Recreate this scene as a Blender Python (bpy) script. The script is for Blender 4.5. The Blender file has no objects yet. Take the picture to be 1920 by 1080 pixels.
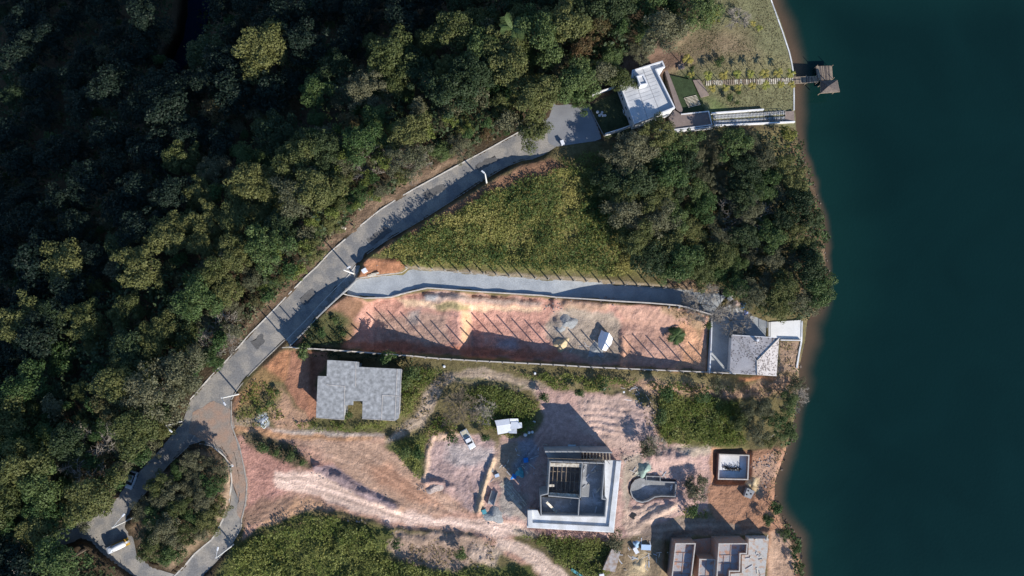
import bpy, math, random
import numpy as np
from mathutils import Vector, Matrix
R = math.radians
random.seed(7); rng = np.random.default_rng(7)
scene = bpy.context.scene
# ---------------------------------------------------------------- camera
CH, FPX, TILT = 155.0, 1292.0, R(3.5)
cam_d = bpy.data.cameras.new("camera"); cam = bpy.data.objects.new("camera", cam_d)
scene.collection.objects.link(cam); scene.camera = cam
cam.location = (0, 0, CH); cam.rotation_euler = (TILT, 0, 0)
cam_d.sensor_width = 36.0; cam_d.lens = 36.0*FPX/1920.0
cam_d.clip_start = 1.0; cam_d.clip_end = 6000.0
# ---------------------------------------------------------------- light
SUN_EL = R(27.0); SUN_DIR = (0.665, -0.747)          # horizontal direction towards the sun
az = math.atan2(SUN_DIR[0], SUN_DIR[1])               # clockwise from +Y
sd = bpy.data.lights.new("sun", 'SUN'); sd.energy = 4.8; sd.angle = R(0.5); sd.color = (1.0, 0.935, 0.84)
sun = bpy.data.objects.new("sun", sd); scene.collection.objects.link(sun)
v = Vector((SUN_DIR[0]*math.cos(SUN_EL), SUN_DIR[1]*math.cos(SUN_EL), math.sin(SUN_EL)))
sun.rotation_euler = v.to_track_quat('Z', 'Y').to_euler(); sun.location = (60, -70, 120)
world = bpy.data.worlds.new("World"); scene.world = world; world.use_nodes = True
nt = world.node_tree; bg = nt.nodes["Background"]
sky = nt.nodes.new("ShaderNodeTexSky"); sky.sky_type = 'NISHITA'; sky.sun_disc = False
sky.sun_elevation = SUN_EL; sky.sun_rotation = az; sky.air_density = 1.0; sky.dust_density = 0.0; sky.ozone_density = 5.0
nt.links.new(sky.outputs[0], bg.inputs[0]); bg.inputs[1].default_value = 0.125
scene.view_settings.view_transform = 'Standard'; scene.view_settings.look = 'None'
scene.view_settings.exposure = 0.42; scene.view_settings.gamma = 1.0
scene.cycles.max_bounces = 5; scene.cycles.diffuse_bounces = 2; scene.cycles.transparent_max_bounces = 4

# ---------------------------------------------------------------- projection helpers (photo pixel <-> place)
CT, ST = math.cos(TILT), math.sin(TILT)
def P(px, py, z=0.0):
    """point of the place at height z that the photograph shows at (px, py)"""
    px = np.asarray(px, float); py = np.asarray(py, float)
    u = px-960.0; w = -(py-540.0)
    dy = w*CT+FPX*ST; dz = w*ST-FPX*CT
    t = (z-CH)/dz
    return u*t, dy*t, z+0*t
def PX(x, y, z):
    x = np.asarray(x, float); Y = np.asarray(y, float); Z = np.asarray(z, float)-CH
    a = Y*CT+Z*ST; b = -Y*ST+Z*CT
    return 960+FPX*x/(-b), 540-FPX*a/(-b)

# ---------------------------------------------------------------- numpy helpers
_tab = rng.random((256, 256))
def vnoise(x, y):
    xi = np.floor(x).astype(int); yi = np.floor(y).astype(int); fx = x-xi; fy = y-yi
    fx = fx*fx*(3-2*fx); fy = fy*fy*(3-2*fy)
    a = _tab[xi & 255, yi & 255]; b = _tab[(xi+1) & 255, yi & 255]; c = _tab[xi & 255, (yi+1) & 255]; d = _tab[(xi+1) & 255, (yi+1) & 255]
    return (a*(1-fx)+b*fx)*(1-fy)+(c*(1-fx)+d*fx)*fy
def fbm(x, y, sc, oct=4, seed=0):
    x = np.asarray(x, float)/sc+seed*17.3; y = np.asarray(y, float)/sc+seed*9.7; s = 0; a = 0.5; t = 0
    for k in range(oct):
        s = s+a*vnoise(x, y); t += a; a *= 0.5; x, y = (x*.80-y*.60)*2.03+5.1, (x*.60+y*.80)*2.03+1.7
    return s/t-0.5
def sdist(px, py, poly):
    """signed pixel distance to a polygon, negative inside"""
    P_ = np.array(poly, float); n = len(P_)
    d = np.full(np.shape(px), 1e9); ins = np.zeros(np.shape(px), bool)
    for i in range(n):
        ax, ay = P_[i]; bx, by = P_[(i+1) % n]; ex, ey = bx-ax, by-ay
        wx, wy = px-ax, py-ay
        t = np.clip((wx*ex+wy*ey)/(ex*ex+ey*ey+1e-9), 0, 1)
        d = np.minimum(d, (wx-t*ex)**2+(wy-t*ey)**2)
        c = ((ay > py) != (by > py)) & (px < ex*(py-ay)/((by-ay) if by != ay else 1e-9)+ax)
        ins ^= c
    d = np.sqrt(d); return np.where(ins, -d, d)
def ldist(px, py, line):
    d = np.full(np.shape(px), 1e9); L = np.array(line, float)
    for i in range(len(L)-1):
        ax, ay = L[i]; bx, by = L[i+1]; ex, ey = bx-ax, by-ay
        t = np.clip(((px-ax)*ex+(py-ay)*ey)/(ex*ex+ey*ey+1e-9), 0, 1)
        d = np.minimum(d, (px-ax-t*ex)**2+(py-ay-t*ey)**2)
    return np.sqrt(d)
def sstep(t): t = np.clip(t, 0, 1); return t*t*(3-2*t)
def inside(px, py, poly): return sdist(np.asarray(px, float), np.asarray(py, float), poly) < 0

# ---------------------------------------------------------------- plan of the place (photo pixels)
KERB_N = [(1035,215),(1000,232),(978,245),(938,267),(902,287),(873,302),(845,317),(812,335),(775,355),(745,373),(712,394),(675,424),(648,448),(620,472),(595,499),(571,521),(524,570),(486,609),(467,628),(431,669),(395,706),(357,749)]
KERB_S = [(1043,275),(1020,290),(1000,298),(978,301),(948,313),(909,336),(870,362),(831,387),(792,412),(759,431),(723,452),(687,477),(652,517),(617,553),(577,597),(534,638),(495,675),(470,700),(444,732),(434,750)]
ROAD_W = [(357,749),(343,790),(299,844),(238,910),(200,955),(149,985),(162,1005),(185,1032),(210,1052),(232,1068),(270,1095),(330,1110)]
ROAD_E = [(434,750),(434,795),(374,832),(352,838),(315,872),(277,919),(257,941),(240,968),(238,990),(250,1010),(256,1040),(285,1064),(330,1078)]
LOOP_IN = [(372,815),(385,834),(402,840),(421,855),(432,874),(435,902),(429,944),(418,974),(399,1010),(365,1038),(345,1062),(325,1082)]
LOOP_OUT = [(434,795),(440,813),(449,836),(457,872),(463,908),(461,941),(453,974),(452,991),(435,1019),(407,1052),(385,1075),(350,1115)]
BR_N = [(215,945),(185,968),(120,990),(60,1016),(20,1045),(-40,1100)]
BR_S = [(172,1018),(150,1012),(110,1025),(80,1045),(60,1075),(20,1130)]
WALK_OUT = [(676,497),(668,524),(643,548),(612,577),(593,596),(576,615),(543,647)]
WALK_IN = [(667,498),(653,517),(635,535),(617,553),(596,575),(577,597),(536,638)]
DRV_N = [(650,546),(668,524),(712,518),(755,513),(765,503),(862,510),(951,518),(1060,525.5),(1117,528.5),(1170,534),(1256,541),(1333,547),(1366,550)]
DRV_S = [(652,552),(684,558),(729,557),(764,548),(802,539.5),(830,542),(862,544),(940,549),(1015,553),(1060,558),(1150,564),(1220,568),(1278,573),(1335,589)]
ROAD_POLY = KERB_N+ROAD_W[1:7]+[(172,1018),(185,1032),(210,1052),(232,1068),(270,1095),(330,1110)]+ROAD_E[::-1][:-1]+KERB_S[::-1]
DRV_POLY = DRV_N+[(1375,569),(1404,589),(1439,603),(1439,640),(1368,640),(1368,699),(1327,697),(1331,640)]+DRV_S[::-1]
LOOP_POLY = LOOP_IN+LOOP_OUT[::-1]
YARD = [(1035,192),(1070,196),(1108,202),(1133,262),(1090,268),(1043,275),(1028,268),(1024,225)]
LOT = [(548,649),(580,612),(612,580),(650,556),(684,563),(729,562),(764,553),(802,546),(862,550),(1015,559),(1150,569),(1278,578),(1329,592),(1324,694),(1200,688),(1120,684),(1040,678),(960,672),(880,667),(800,662),(700,656),(620,652)]
SHORE = [(1434,-80),(1443,0),(1458,34),(1469,65),(1481,101),(1487,130),(1489,160),(1489,205),(1491,238),(1500,290),(1525,350),(1540,420),(1548,500),(1545,560),(1512,600),(1508,640),(1496,690),(1498,730),(1485,800),(1470,850),(1452,900),(1450,945),(1470,980),(1495,1010),(1502,1060),(1510,1180)]
LAKE_Z = -8.6

# ---------------------------------------------------------------- heights
CP = [(1035,235,0),(1100,230,-.5),(1210,180,-1.2),(1290,60,-2.5),(1300,190,-2.6),(1400,100,-4.5),(1400,190,-4.8),(1470,60,-7),(1480,150,-7.4),(1485,230,-7.6),(1340,-60,-3),
 (1120,300,-1),(1200,300,-2.2),(1300,300,-4.5),(1400,300,-6),(1490,320,-7.6),(1500,450,-7.4),(1520,560,-7.8),(1400,450,-6.4),(1250,450,-5),
 (1000,325,1.6),(900,370,2.1),(800,425,2.1),(730,465,1.5),(900,440,1.0),(1000,420,.4),(1100,400,-.8),(1150,500,-3),(1000,510,-1.0),(850,500,-.2),(1250,520,-5),
 (600,670,-.4),(470,740,-.2),(480,800,-.5),(560,780,-1.5),(670,740,-2.0),(670,700,-1.5),(800,690,-1.5),(900,700,-1.8),(1000,700,-2.4),(1100,705,-3.2),(1200,712,-4.0),(1300,722,-5.0),(1400,730,-6.4),(1480,730,-7.8),
 (900,780,-2.6),(1000,780,-3.2),(860,880,-3.2),(960,900,-3.8),(1070,930,-4.2),(1150,780,-4.0),(1220,920,-5.2),(1300,800,-5.4),(1375,870,-6.6),(1440,800,-7.6),(1440,920,-7.8),
 (600,870,-1.4),(500,880,-.6),(600,940,-1.6),(750,960,-2.6),(900,1000,-3.6),(1050,1040,-4.2),(1350,1030,-5.6),(1200,1040,-4.8),(1480,1060,-7.8),(1420,980,-7.2),(700,1040,-1.8),(500,1020,-.8),(600,1120,-1.0),(900,1140,-3.4),(1300,1160,-6),(1490,1150,-7.8)]
_c = np.array(CP, float)
def _U(r2): return r2*np.log(r2+1e-9)
def _tps():
    n = len(_c); X = _c[:, :2]/1000.0
    K = _U(((X[:, None]-X[None])**2).sum(2))+np.eye(n)*2e-3
    A = np.zeros((n+3, n+3)); A[:n, :n] = K; A[:n, n] = 1; A[:n, n+1:] = X; A[n, :n] = 1; A[n+1:, :n] = X.T
    b = np.zeros(n+3); b[:n] = _c[:, 2]; return X, np.linalg.solve(A, b)
_X, _w = _tps()
def tps(px, py):
    s = _w[-3]+_w[-2]*px/1000+_w[-1]*py/1000
    for i in range(len(_X)): s = s+_w[i]*_U((px/1000-_X[i, 0])**2+(py/1000-_X[i, 1])**2)
    return s
RIDGE = [(1600,-400),(1350,-20),(1270,70),(1180,110),(1110,160),(1030,205)]+KERB_N[1:]+ROAD_W[1:5]+[(120,990),(20,1045),(-300,1250)]
FOREST_SIDE = RIDGE+[(-3000,1250),(-3000,-3000),(1600,-3000)]
def lin(x, pts): return np.interp(x, [p[0] for p in pts], [p[1] for p in pts])
def drop(px): return lin(px, [(540,.3),(600,.5),(650,1.6),(700,4.8),(740,4.2),(800,2.6),(860,1.2),(874,3.0),(885,5.2),(950,4.2),(1020,3.2),(1080,2.6),(1200,1.9),(1260,1.3),(1330,.4)])
def wall_top(px): return lin(px, [(540,2.4),(600,2.2),(650,1.4),(700,-.4),(800,-.9),(900,-1.2),(1000,-1.8),(1100,-2.6),(1200,-3.4),(1300,-4.3),(1370,-4.9)])
def drv_z(px, py): return lin(px, [(640,0),(760,-.35),(900,-.9),(1040,-1.9),(1120,-4.0),(1200,-5.0),(1300,-6.0),(1370,-6.8),(1450,-7.2)])
BANK = [(1040,559),(1150,569),(1278,577),(1329,592),(1326,618),(1290,612),(1200,600),(1120,590),(1040,578)]
RIVER_PX = [(412,-90),(398,-20),(390,25),(375,70),(356,110),(325,140),(318,135),(332,105),(348,70),(355,25),(355,-20),(365,-90)]
ZONES = [  # polygon
 (RIVER_PX, lambda x, y: -66+0*x, 26),
 #, height, blend in pixels
 (YARD, lambda x, y: 0*x, 14),
 ([(1108,200),(1160,170),(1190,245),(1135,262)], lambda x, y: -.9+0*x, 6),
 ([(1155,150),(1235,108),(1275,205),(1190,245)], lambda x, y: -1.4+0*x, 10),
 ([(1245,140),(1300,120),(1320,200),(1335,240),(1250,245)], lambda x, y: -2.8+0*x, 6),
 (LOT, lambda x, y: wall_top(x)-drop(x)-.15+lin(y, [(560, 1.9), (600, .5), (640, 0), (700, -.2)]), 5),
 (BANK, lambda x, y: lin(x, [(1040,-2.2),(1110,-2.2),(1329,-2.8)])+lin(y-(x-1040)*.06, [(558,.4),(585,-1.5),(605,-2.6)]), 9),
 ([(1372,630),(1458,632),(1456,704),(1368,700)], lambda x, y: -7.2+0*x, 8),
 ([(1438,600),(1504,598),(1502,637),(1438,640)], lambda x, y: -7.4+0*x, 5),
 (ROAD_POLY, lambda x, y: 0*x, 7), (LOOP_POLY, lambda x, y: 0*x-lin(y, [(800,0),(1000,.5)]), 7),
 (WALK_IN+WALK_OUT[::-1], lambda x, y: 0*x, 3),
 ([(215,945),(120,990),(20,1045),(-40,1100),(20,1130),(80,1045),(150,1012),(172,1018)], lambda x, y: 0*x, 8),
 (DRV_POLY, drv_z, 4),
 ([(985,850),(1166,862),(1152,999),(985,985)], lambda x, y: -4.3+0*x, 12),
 ([(1178,895),(1272,895),(1270,945),(1180,948)], lambda x, y: -5.4+0*x, 10),
 ([(1186,903),(1200,898),(1265,902),(1262,931),(1225,932),(1205,941),(1190,933),(1182,920)], lambda x, y: -7.3+0*x, 3),
 ([(1340,845),(1405,845),(1405,905),(1340,905)], lambda x, y: -7.9+0*x, 5),
 ([(1250,1004),(1440,998),(1440,1140),(1250,1140)], lambda x, y: -6.6+0*x, 10),
 ([(592,675),(750,690),(745,790),(592,788)], lambda x, y: -2.2+0*x, 14),
]
def Zs(px, py):
    px = np.asarray(px, float); py = np.asarray(py, float); sh = px.shape; px = px.ravel(); py = py.ravel()
    cx = np.clip(px, -200, 2100); cy = np.clip(py, -200, 1300)
    z = np.clip(tps(cx, cy), LAKE_Z+.7, 2.6)
    fs = sdist(px, py, FOREST_SIDE)
    d = np.maximum(-fs, 0)*.12
    zf = -np.interp(d, [0, 6, 14, 26, 44, 64, 86, 120, 400], [0, .3, 2.2, 8, 21, 38, 56, 66, 70])
    zf = zf+fbm(px, py, 130, 3, 4)*np.clip(d*.35, 0, 9)
    w = sstep((fs+20)/20); z = np.where(fs < 0, zf*(1-w)+np.minimum(z, zf)*w*0+zf*w, z*sstep(fs/16))
    # island in the loop
    isl = sdist(px, py, [(352,850),(374,842),(400,846),(418,862),(428,900),(422,945),(398,1000),(360,1033),(320,1072),(262,1036),(250,1000),(262,955),(310,890)])
    z = np.where(isl < 4, 1.4*sstep((4-isl)/22), z)
    for poly, f, b in ZONES:
        x0 = min(q[0] for q in poly)-b; x1 = max(q[0] for q in poly)+b; y0 = min(q[1] for q in poly)-b; y1 = max(q[1] for q in poly)+b
        m = (px > x0) & (px < x1) & (py > y0) & (py < y1)
        if not m.any(): continue
        s = sdist(px[m], py[m], poly); k = sstep(1-s/b); z[m] = z[m]*(1-k)+f(px[m], py[m])*k
    # lake basin
    sp = sdist(px, py, SHORE+[(5000,1180),(5000,-80)]); k = sstep((6-sp)/12); z = z*(1-k)+(LAKE_Z-.2-np.clip(-sp, 0, 60)*.08)*k
    return z.reshape(sh)
def Zp(px, py): return float(Zs(np.array([float(px)]), np.array([float(py)]))[0])
def G(px, py, dz=0.0):
    """ground point shown at a pixel"""
    z = Zp(px, py)+dz; x, y, _ = P(px, py, z); return Vector((float(x), float(y), z))
def Zw(x, y):
    """ground height at a place"""
    z = 0.0
    for _ in range(6):
        px, py = PX(x, y, z); z = .3*z+.7*Zp(px, py)
    return z

# ---------------------------------------------------------------- mesh helpers
C = scene.collection
class MB:
    def __init__(s): s.v = []; s.f = []; s.m = []
    def add(s, vs, fs, mi=0):
        b = len(s.v); s.v += [tuple(map(float, q)) for q in vs]; s.f += [tuple(i+b for i in f) for f in fs]; s.m += [mi]*len(fs); return s
    def prism(s, poly, z0, z1, mi=0):
        """poly of world (x,y); z0/z1 numbers or per-vertex lists"""
        n = len(poly)
        a = sum(poly[i][0]*poly[(i+1) % n][1]-poly[(i+1) % n][0]*poly[i][1] for i in range(n))
        Z0 = list(z0) if hasattr(z0, '__len__') else [z0]*n; Z1 = list(z1) if hasattr(z1, '__len__') else [z1]*n
        if a < 0: poly = poly[::-1]; Z0 = Z0[::-1]; Z1 = Z1[::-1]
        vs = [(p[0], p[1], Z0[i]) for i, p in enumerate(poly)]+[(p[0], p[1], Z1[i]) for i, p in enumerate(poly)]
        fs = [tuple(range(n))[::-1], tuple(range(n, 2*n))]+[(i, (i+1) % n, n+(i+1) % n, n+i) for i in range(n)]
        return s.add(vs, fs, mi)
    def box(s, c, d, rz=0, mi=0, rx=0, ry=0):
        M = Matrix.Translation(Vector(c)) @ Matrix.Rotation(rz, 4, 'Z') @ Matrix.Rotation(ry, 4, 'Y') @ Matrix.Rotation(rx, 4, 'X')
        vs = [M @ Vector((i*d[0]/2, j*d[1]/2, k*d[2]/2)) for k in (-1, 1) for j in (-1, 1) for i in (-1, 1)]
        return s.add(vs, [(0, 2, 3, 1), (4, 5, 7, 6), (0, 1, 5, 4), (2, 6, 7, 3), (0, 4, 6, 2), (1, 3, 7, 5)], mi)
    def tube(s, pts, r, n=6, mi=0, cap=True):
        pts = [Vector(p) for p in pts]; rs = r if hasattr(r, '__len__') else [r]*len(pts); vs = []; fs = []
        for i, p in enumerate(pts):
            d = (pts[min(i+1, len(pts)-1)]-pts[max(i-1, 0)]); d = d.normalized() if d.length > 1e-9 else Vector((0, 0, 1))
            a = d.cross(Vector((0, 0, 1))); a = a.normalized() if a.length > 1e-3 else Vector((1, 0, 0)); b = d.cross(a)
            for k in range(n):
                t = 2*math.pi*k/n; vs.append(p+(a*math.cos(t)+b*math.sin(t))*rs[i])
        for i in range(len(pts)-1):
            for k in range(n): fs.append((i*n+k, i*n+(k+1) % n, (i+1)*n+(k+1) % n, (i+1)*n+k))
        if cap: fs += [tuple(range(n)), tuple(range((len(pts)-1)*n, len(pts)*n))[::-1]]
        return s.add(vs, fs, mi)
    def cyl(s, c, r, h, n=16, mi=0, r2=None):
        r2 = r if r2 is None else r2; vs = []
        for z, q in ((0, r), (h, r2)): vs += [(c[0]+q*math.cos(2*math.pi*k/n), c[1]+q*math.sin(2*math.pi*k/n), c[2]+z) for k in range(n)]
        return s.add(vs, [tuple(range(n))[::-1], tuple(range(n, 2*n))]+[(k, (k+1) % n, n+(k+1) % n, n+k) for k in range(n)], mi)
    def strip(s, pts, w, z0, z1, closed=False, mi=0):
        """mitred wall or kerb along world xy points; z0/z1 per point or number"""
        n = len(pts); Z0 = list(z0) if hasattr(z0, '__len__') else [z0]*n; Z1 = list(z1) if hasattr(z1, '__len__') else [z1]*n
        vs = []
        for i in range(n):
            p = Vector(pts[i][:2]); a = Vector(pts[i-1][:2]) if (i > 0 or closed) else None; b = Vector(pts[(i+1) % n][:2]) if (i < n-1 or closed) else None
            d1 = (p-a).normalized() if a is not None else None; d2 = (b-p).normalized() if b is not None else None
            d1 = d1 or d2; d2 = d2 or d1; t = d1+d2; t = t.normalized() if t.length > 1e-6 else d1
            nn = Vector((-t.y, t.x)); k = 1/max(.35, nn.dot(Vector((-d1.y, d1.x)))); o = nn*(w/2*k)
            vs += [(p.x+o.x, p.y+o.y, Z0[i]), (p.x-o.x, p.y-o.y, Z0[i]), (p.x-o.x, p.y-o.y, Z1[i]), (p.x+o.x, p.y+o.y, Z1[i])]
        fs = []
        for i in range(n if closed else n-1):
            a = 4*i; b = 4*((i+1) % n)
            fs += [(a, a+1, b+1, b), (a+1, a+2, b+2, b+1), (a+2, a+3, b+3, b+2), (a+3, a, b, b+3)]
        if not closed: fs += [(0, 3, 2, 1), (4*n-4, 4*n-3, 4*n-2, 4*n-1)]
        return s.add(vs, fs, mi)
def rawmesh(name, V, F, smooth=False):
    me = bpy.data.meshes.new(name); V = np.asarray(V, np.float32); F = np.asarray(F, np.int32); k = F.shape[1]
    me.vertices.add(len(V)); me.vertices.foreach_set('co', V.ravel())
    me.loops.add(F.size); me.loops.foreach_set('vertex_index', F.ravel())
    me.polygons.add(len(F)); me.polygons.foreach_set('loop_start', np.arange(0, F.size, k, dtype=np.int32))
    if smooth: me.polygons.foreach_set('use_smooth', np.ones(len(F), bool))
    me.update(calc_edges=True); return me
def setp(o, label=None, cat=None, group=None, kind=None):
    if label: o['label'] = label
    if cat: o['category'] = cat
    if group: o['group'] = group
    if kind: o['kind'] = kind
    return o
def link(name, me, mats, parent=None):
    for m in (mats if isinstance(mats, (list, tuple)) else [mats]): me.materials.append(m)
    o = bpy.data.objects.new(name, me); C.objects.link(o)
    if parent is not None: o.parent = parent
    return o
def build(name, mb, mats, parent=None, bevel=0):
    """mesh in world coordinates, re-based on its thing's own location"""
    base = Vector((0, 0, 0)); q = parent
    while q is not None: base += q.location; q = q.parent
    o0 = Vector((0, 0, 0))
    if parent is None:
        a = np.array(mb.v); o0 = Vector((float(a[:, 0].mean()), float(a[:, 1].mean()), float(a[:, 2].min())))
        base = o0
    me = bpy.data.meshes.new(name); me.from_pydata([(q[0]-base.x, q[1]-base.y, q[2]-base.z) for q in mb.v], [], mb.f)
    o = link(name, me, mats, parent)
    me.polygons.foreach_set('material_index', mb.m); me.update()
    if parent is None: o.location = o0
    if bevel:
        b = o.modifiers.new('bevel', 'BEVEL'); b.width = bevel; b.segments = 1; b.limit_method = 'ANGLE'
    return o
def thing(name, label, cat, loc, group=None, rz=0):
    o = bpy.data.objects.new(name, None); C.objects.link(o); o.location = Vector(loc); o.rotation_euler = (0, 0, rz); o.empty_display_size = .3
    return setp(o, label, cat, group)
def kids(o): return [c for c in bpy.data.objects if c.parent == o]
KID = {}
def dup(root, loc, rz=None, label=None, group=None, scale=None):
    if root.name not in KID: KID[root.name] = [(c, kids(c)) for c in kids(root)]
    r = root.copy(); C.objects.link(r); r.location = Vector(loc)
    if rz is not None: r.rotation_euler = (0, 0, rz)
    if scale is not None: r.scale = scale if hasattr(scale, '__len__') else (scale,)*3
    if label: r['label'] = label
    if group: r['group'] = group
    for c, gs in KID[root.name]:
        d = c.copy(); C.objects.link(d); d.parent = r
        for g in gs: e = g.copy(); C.objects.link(e); e.parent = d
    return r
def w2(px, py, z): x, y, _ = P(px, py, z); return (float(x), float(y))
def poly2(pts, z): return [w2(a, b, z) for a, b in pts]

# ---------------------------------------------------------------- materials
def mat(name, col, rough=.85, amt=.25, sc=1.2, fine=9.0, bump=.15, metal=0.0, spec=.3, col2=None, lo=.4, hi=.62, coord='Object'):
    """procedural: two noise scales vary the colour, a second colour comes in as patches, fine noise drives bump"""
    m = bpy.data.materials.new(name); m.use_nodes = True; t = m.node_tree; N = t.nodes; L = t.links; b = N['Principled BSDF']
    tc = N.new('ShaderNodeTexCoord'); n1 = N.new('ShaderNodeTexNoise'); n1.inputs['Scale'].default_value = 1/sc; n1.inputs['Detail'].default_value = 5
    n2 = N.new('ShaderNodeTexNoise'); n2.inputs['Scale'].default_value = fine; n2.inputs['Detail'].default_value = 3
    L.new(tc.outputs[coord], n1.inputs[0]); L.new(tc.outputs[coord], n2.inputs[0])
    mx = N.new('ShaderNodeMix'); mx.data_type = 'RGBA'; mx.inputs[6].default_value = (*col, 1)
    c2 = col2 if col2 else tuple(c*(1-amt) for c in col); mx.inputs[7].default_value = (*c2, 1)
    mr = N.new('ShaderNodeMapRange'); mr.inputs[1].default_value = lo; mr.inputs[2].default_value = hi; L.new(n1.outputs[0], mr.inputs[0]); L.new(mr.outputs[0], mx.inputs[0])
    m2 = N.new('ShaderNodeMix'); m2.data_type = 'RGBA'; m2.blend_type = 'MULTIPLY'; m2.inputs[0].default_value = 1.0
    mr2 = N.new('ShaderNodeMapRange'); mr2.inputs[1].default_value = .3; mr2.inputs[2].default_value = .7; mr2.inputs[3].default_value = 1-amt; mr2.inputs[4].default_value = 1+amt
    L.new(n2.outputs[0], mr2.inputs[0]); cb = N.new('ShaderNodeCombineColor'); [L.new(mr2.outputs[0], cb.inputs[i]) for i in range(3)]
    L.new(mx.outputs[2], m2.inputs[6]); L.new(cb.outputs[0], m2.inputs[7]); L.new(m2.outputs[2], b.inputs['Base Color'])
    if bump:
        bp = N.new('ShaderNodeBump'); bp.inputs['Strength'].default_value = bump; bp.inputs['Distance'].default_value = .1; L.new(n2.outputs[0], bp.inputs['Height']); L.new(bp.outputs[0], b.inputs['Normal'])
    b.inputs['Roughness'].default_value = rough; b.inputs['Metallic'].default_value = metal; b.inputs['Specular IOR Level'].default_value = spec
    return m
def leafmat(name, col, col2, var=.35, trans=.25, big=.55):
    m = bpy.data.materials.new(name); m.use_nodes = True; t = m.node_tree; N = t.nodes; L = t.links; b = N['Principled BSDF']
    tc = N.new('ShaderNodeTexCoord'); n1 = N.new('ShaderNodeTexNoise'); n1.inputs['Scale'].default_value = big; n1.inputs['Detail'].default_value = 4
    n2 = N.new('ShaderNodeTexNoise'); n2.inputs['Scale'].default_value = 4.0; n2.inputs['Detail'].default_value = 2
    oi = N.new('ShaderNodeObjectInfo')
    L.new(tc.outputs['Object'], n1.inputs[0]); L.new(tc.outputs['Object'], n2.inputs[0])
    mx = N.new('ShaderNodeMix'); mx.data_type = 'RGBA'; mx.inputs[6].default_value = (*col, 1); mx.inputs[7].default_value = (*col2, 1)
    ad = N.new('ShaderNodeMath'); ad.operation = 'ADD'; L.new(n1.outputs[0], ad.inputs[0])
    mo = N.new('ShaderNodeMath'); mo.operation = 'MULTIPLY_ADD'; L.new(oi.outputs['Random'], mo.inputs[0]); mo.inputs[1].default_value = .5; mo.inputs[2].default_value = -.25; L.new(mo.outputs[0], ad.inputs[1])
    mr = N.new('ShaderNodeMapRange'); mr.inputs[1].default_value = .3; mr.inputs[2].default_value = .7; L.new(ad.outputs[0], mr.inputs[0]); L.new(mr.outputs[0], mx.inputs[0])
    hs = N.new('ShaderNodeHueSaturation'); L.new(mx.outputs[2], hs.inputs['Color'])
    mv = N.new('ShaderNodeMapRange'); mv.inputs[1].default_value = .3; mv.inputs[2].default_value = .7; mv.inputs[3].default_value = 1-var; mv.inputs[4].default_value = 1+var; L.new(n2.outputs[0], mv.inputs[0]); L.new(mv.outputs[0], hs.inputs['Value'])
    L.new(hs.outputs[0], b.inputs['Base Color']); b.inputs['Roughness'].default_value = .6; b.inputs['Specular IOR Level'].default_value = .25
    tr = N.new('ShaderNodeBsdfTranslucent'); L.new(hs.outputs[0], tr.inputs['Color']); ms = N.new('ShaderNodeMixShader'); ms.inputs[0].default_value = trans
    L.new(b.outputs[0], ms.inputs[1]); L.new(tr.outputs[0], ms.inputs[2]); L.new(ms.outputs[0], N['Material Output'].inputs[0])
    return m

# ================================================================ THE GROUND
def axis(segs):
    out = []
    for a, b, s in segs: out += list(np.arange(a, b, s))
    return np.array(out+[segs[-1][1]], float)
gx = axis([(-900,-30,30),(-30,420,7),(420,1520,3),(1520,1600,8),(1600,2700,50)])
gy = axis([(-700,-20,30),(-20,430,4.5),(430,1090,3),(1090,1150,10),(1150,1700,30)])
GX, GY = np.meshgrid(gx, gy)
GZ = Zs(GX, GY)
def Zp(px, py):
    i = int(np.clip(np.searchsorted(gx, px)-1, 0, len(gx)-2)); j = int(np.clip(np.searchsorted(gy, py)-1, 0, len(gy)-2))
    u = min(1, max(0, (px-gx[i])/(gx[i+1]-gx[i]))); v_ = min(1, max(0, (py-gy[j])/(gy[j+1]-gy[j])))
    return float((GZ[j, i]*(1-u)+GZ[j, i+1]*u)*(1-v_)+(GZ[j+1, i]*(1-u)+GZ[j+1, i+1]*u)*v_)
wx, wy, _ = P(GX, GY, GZ)
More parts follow.
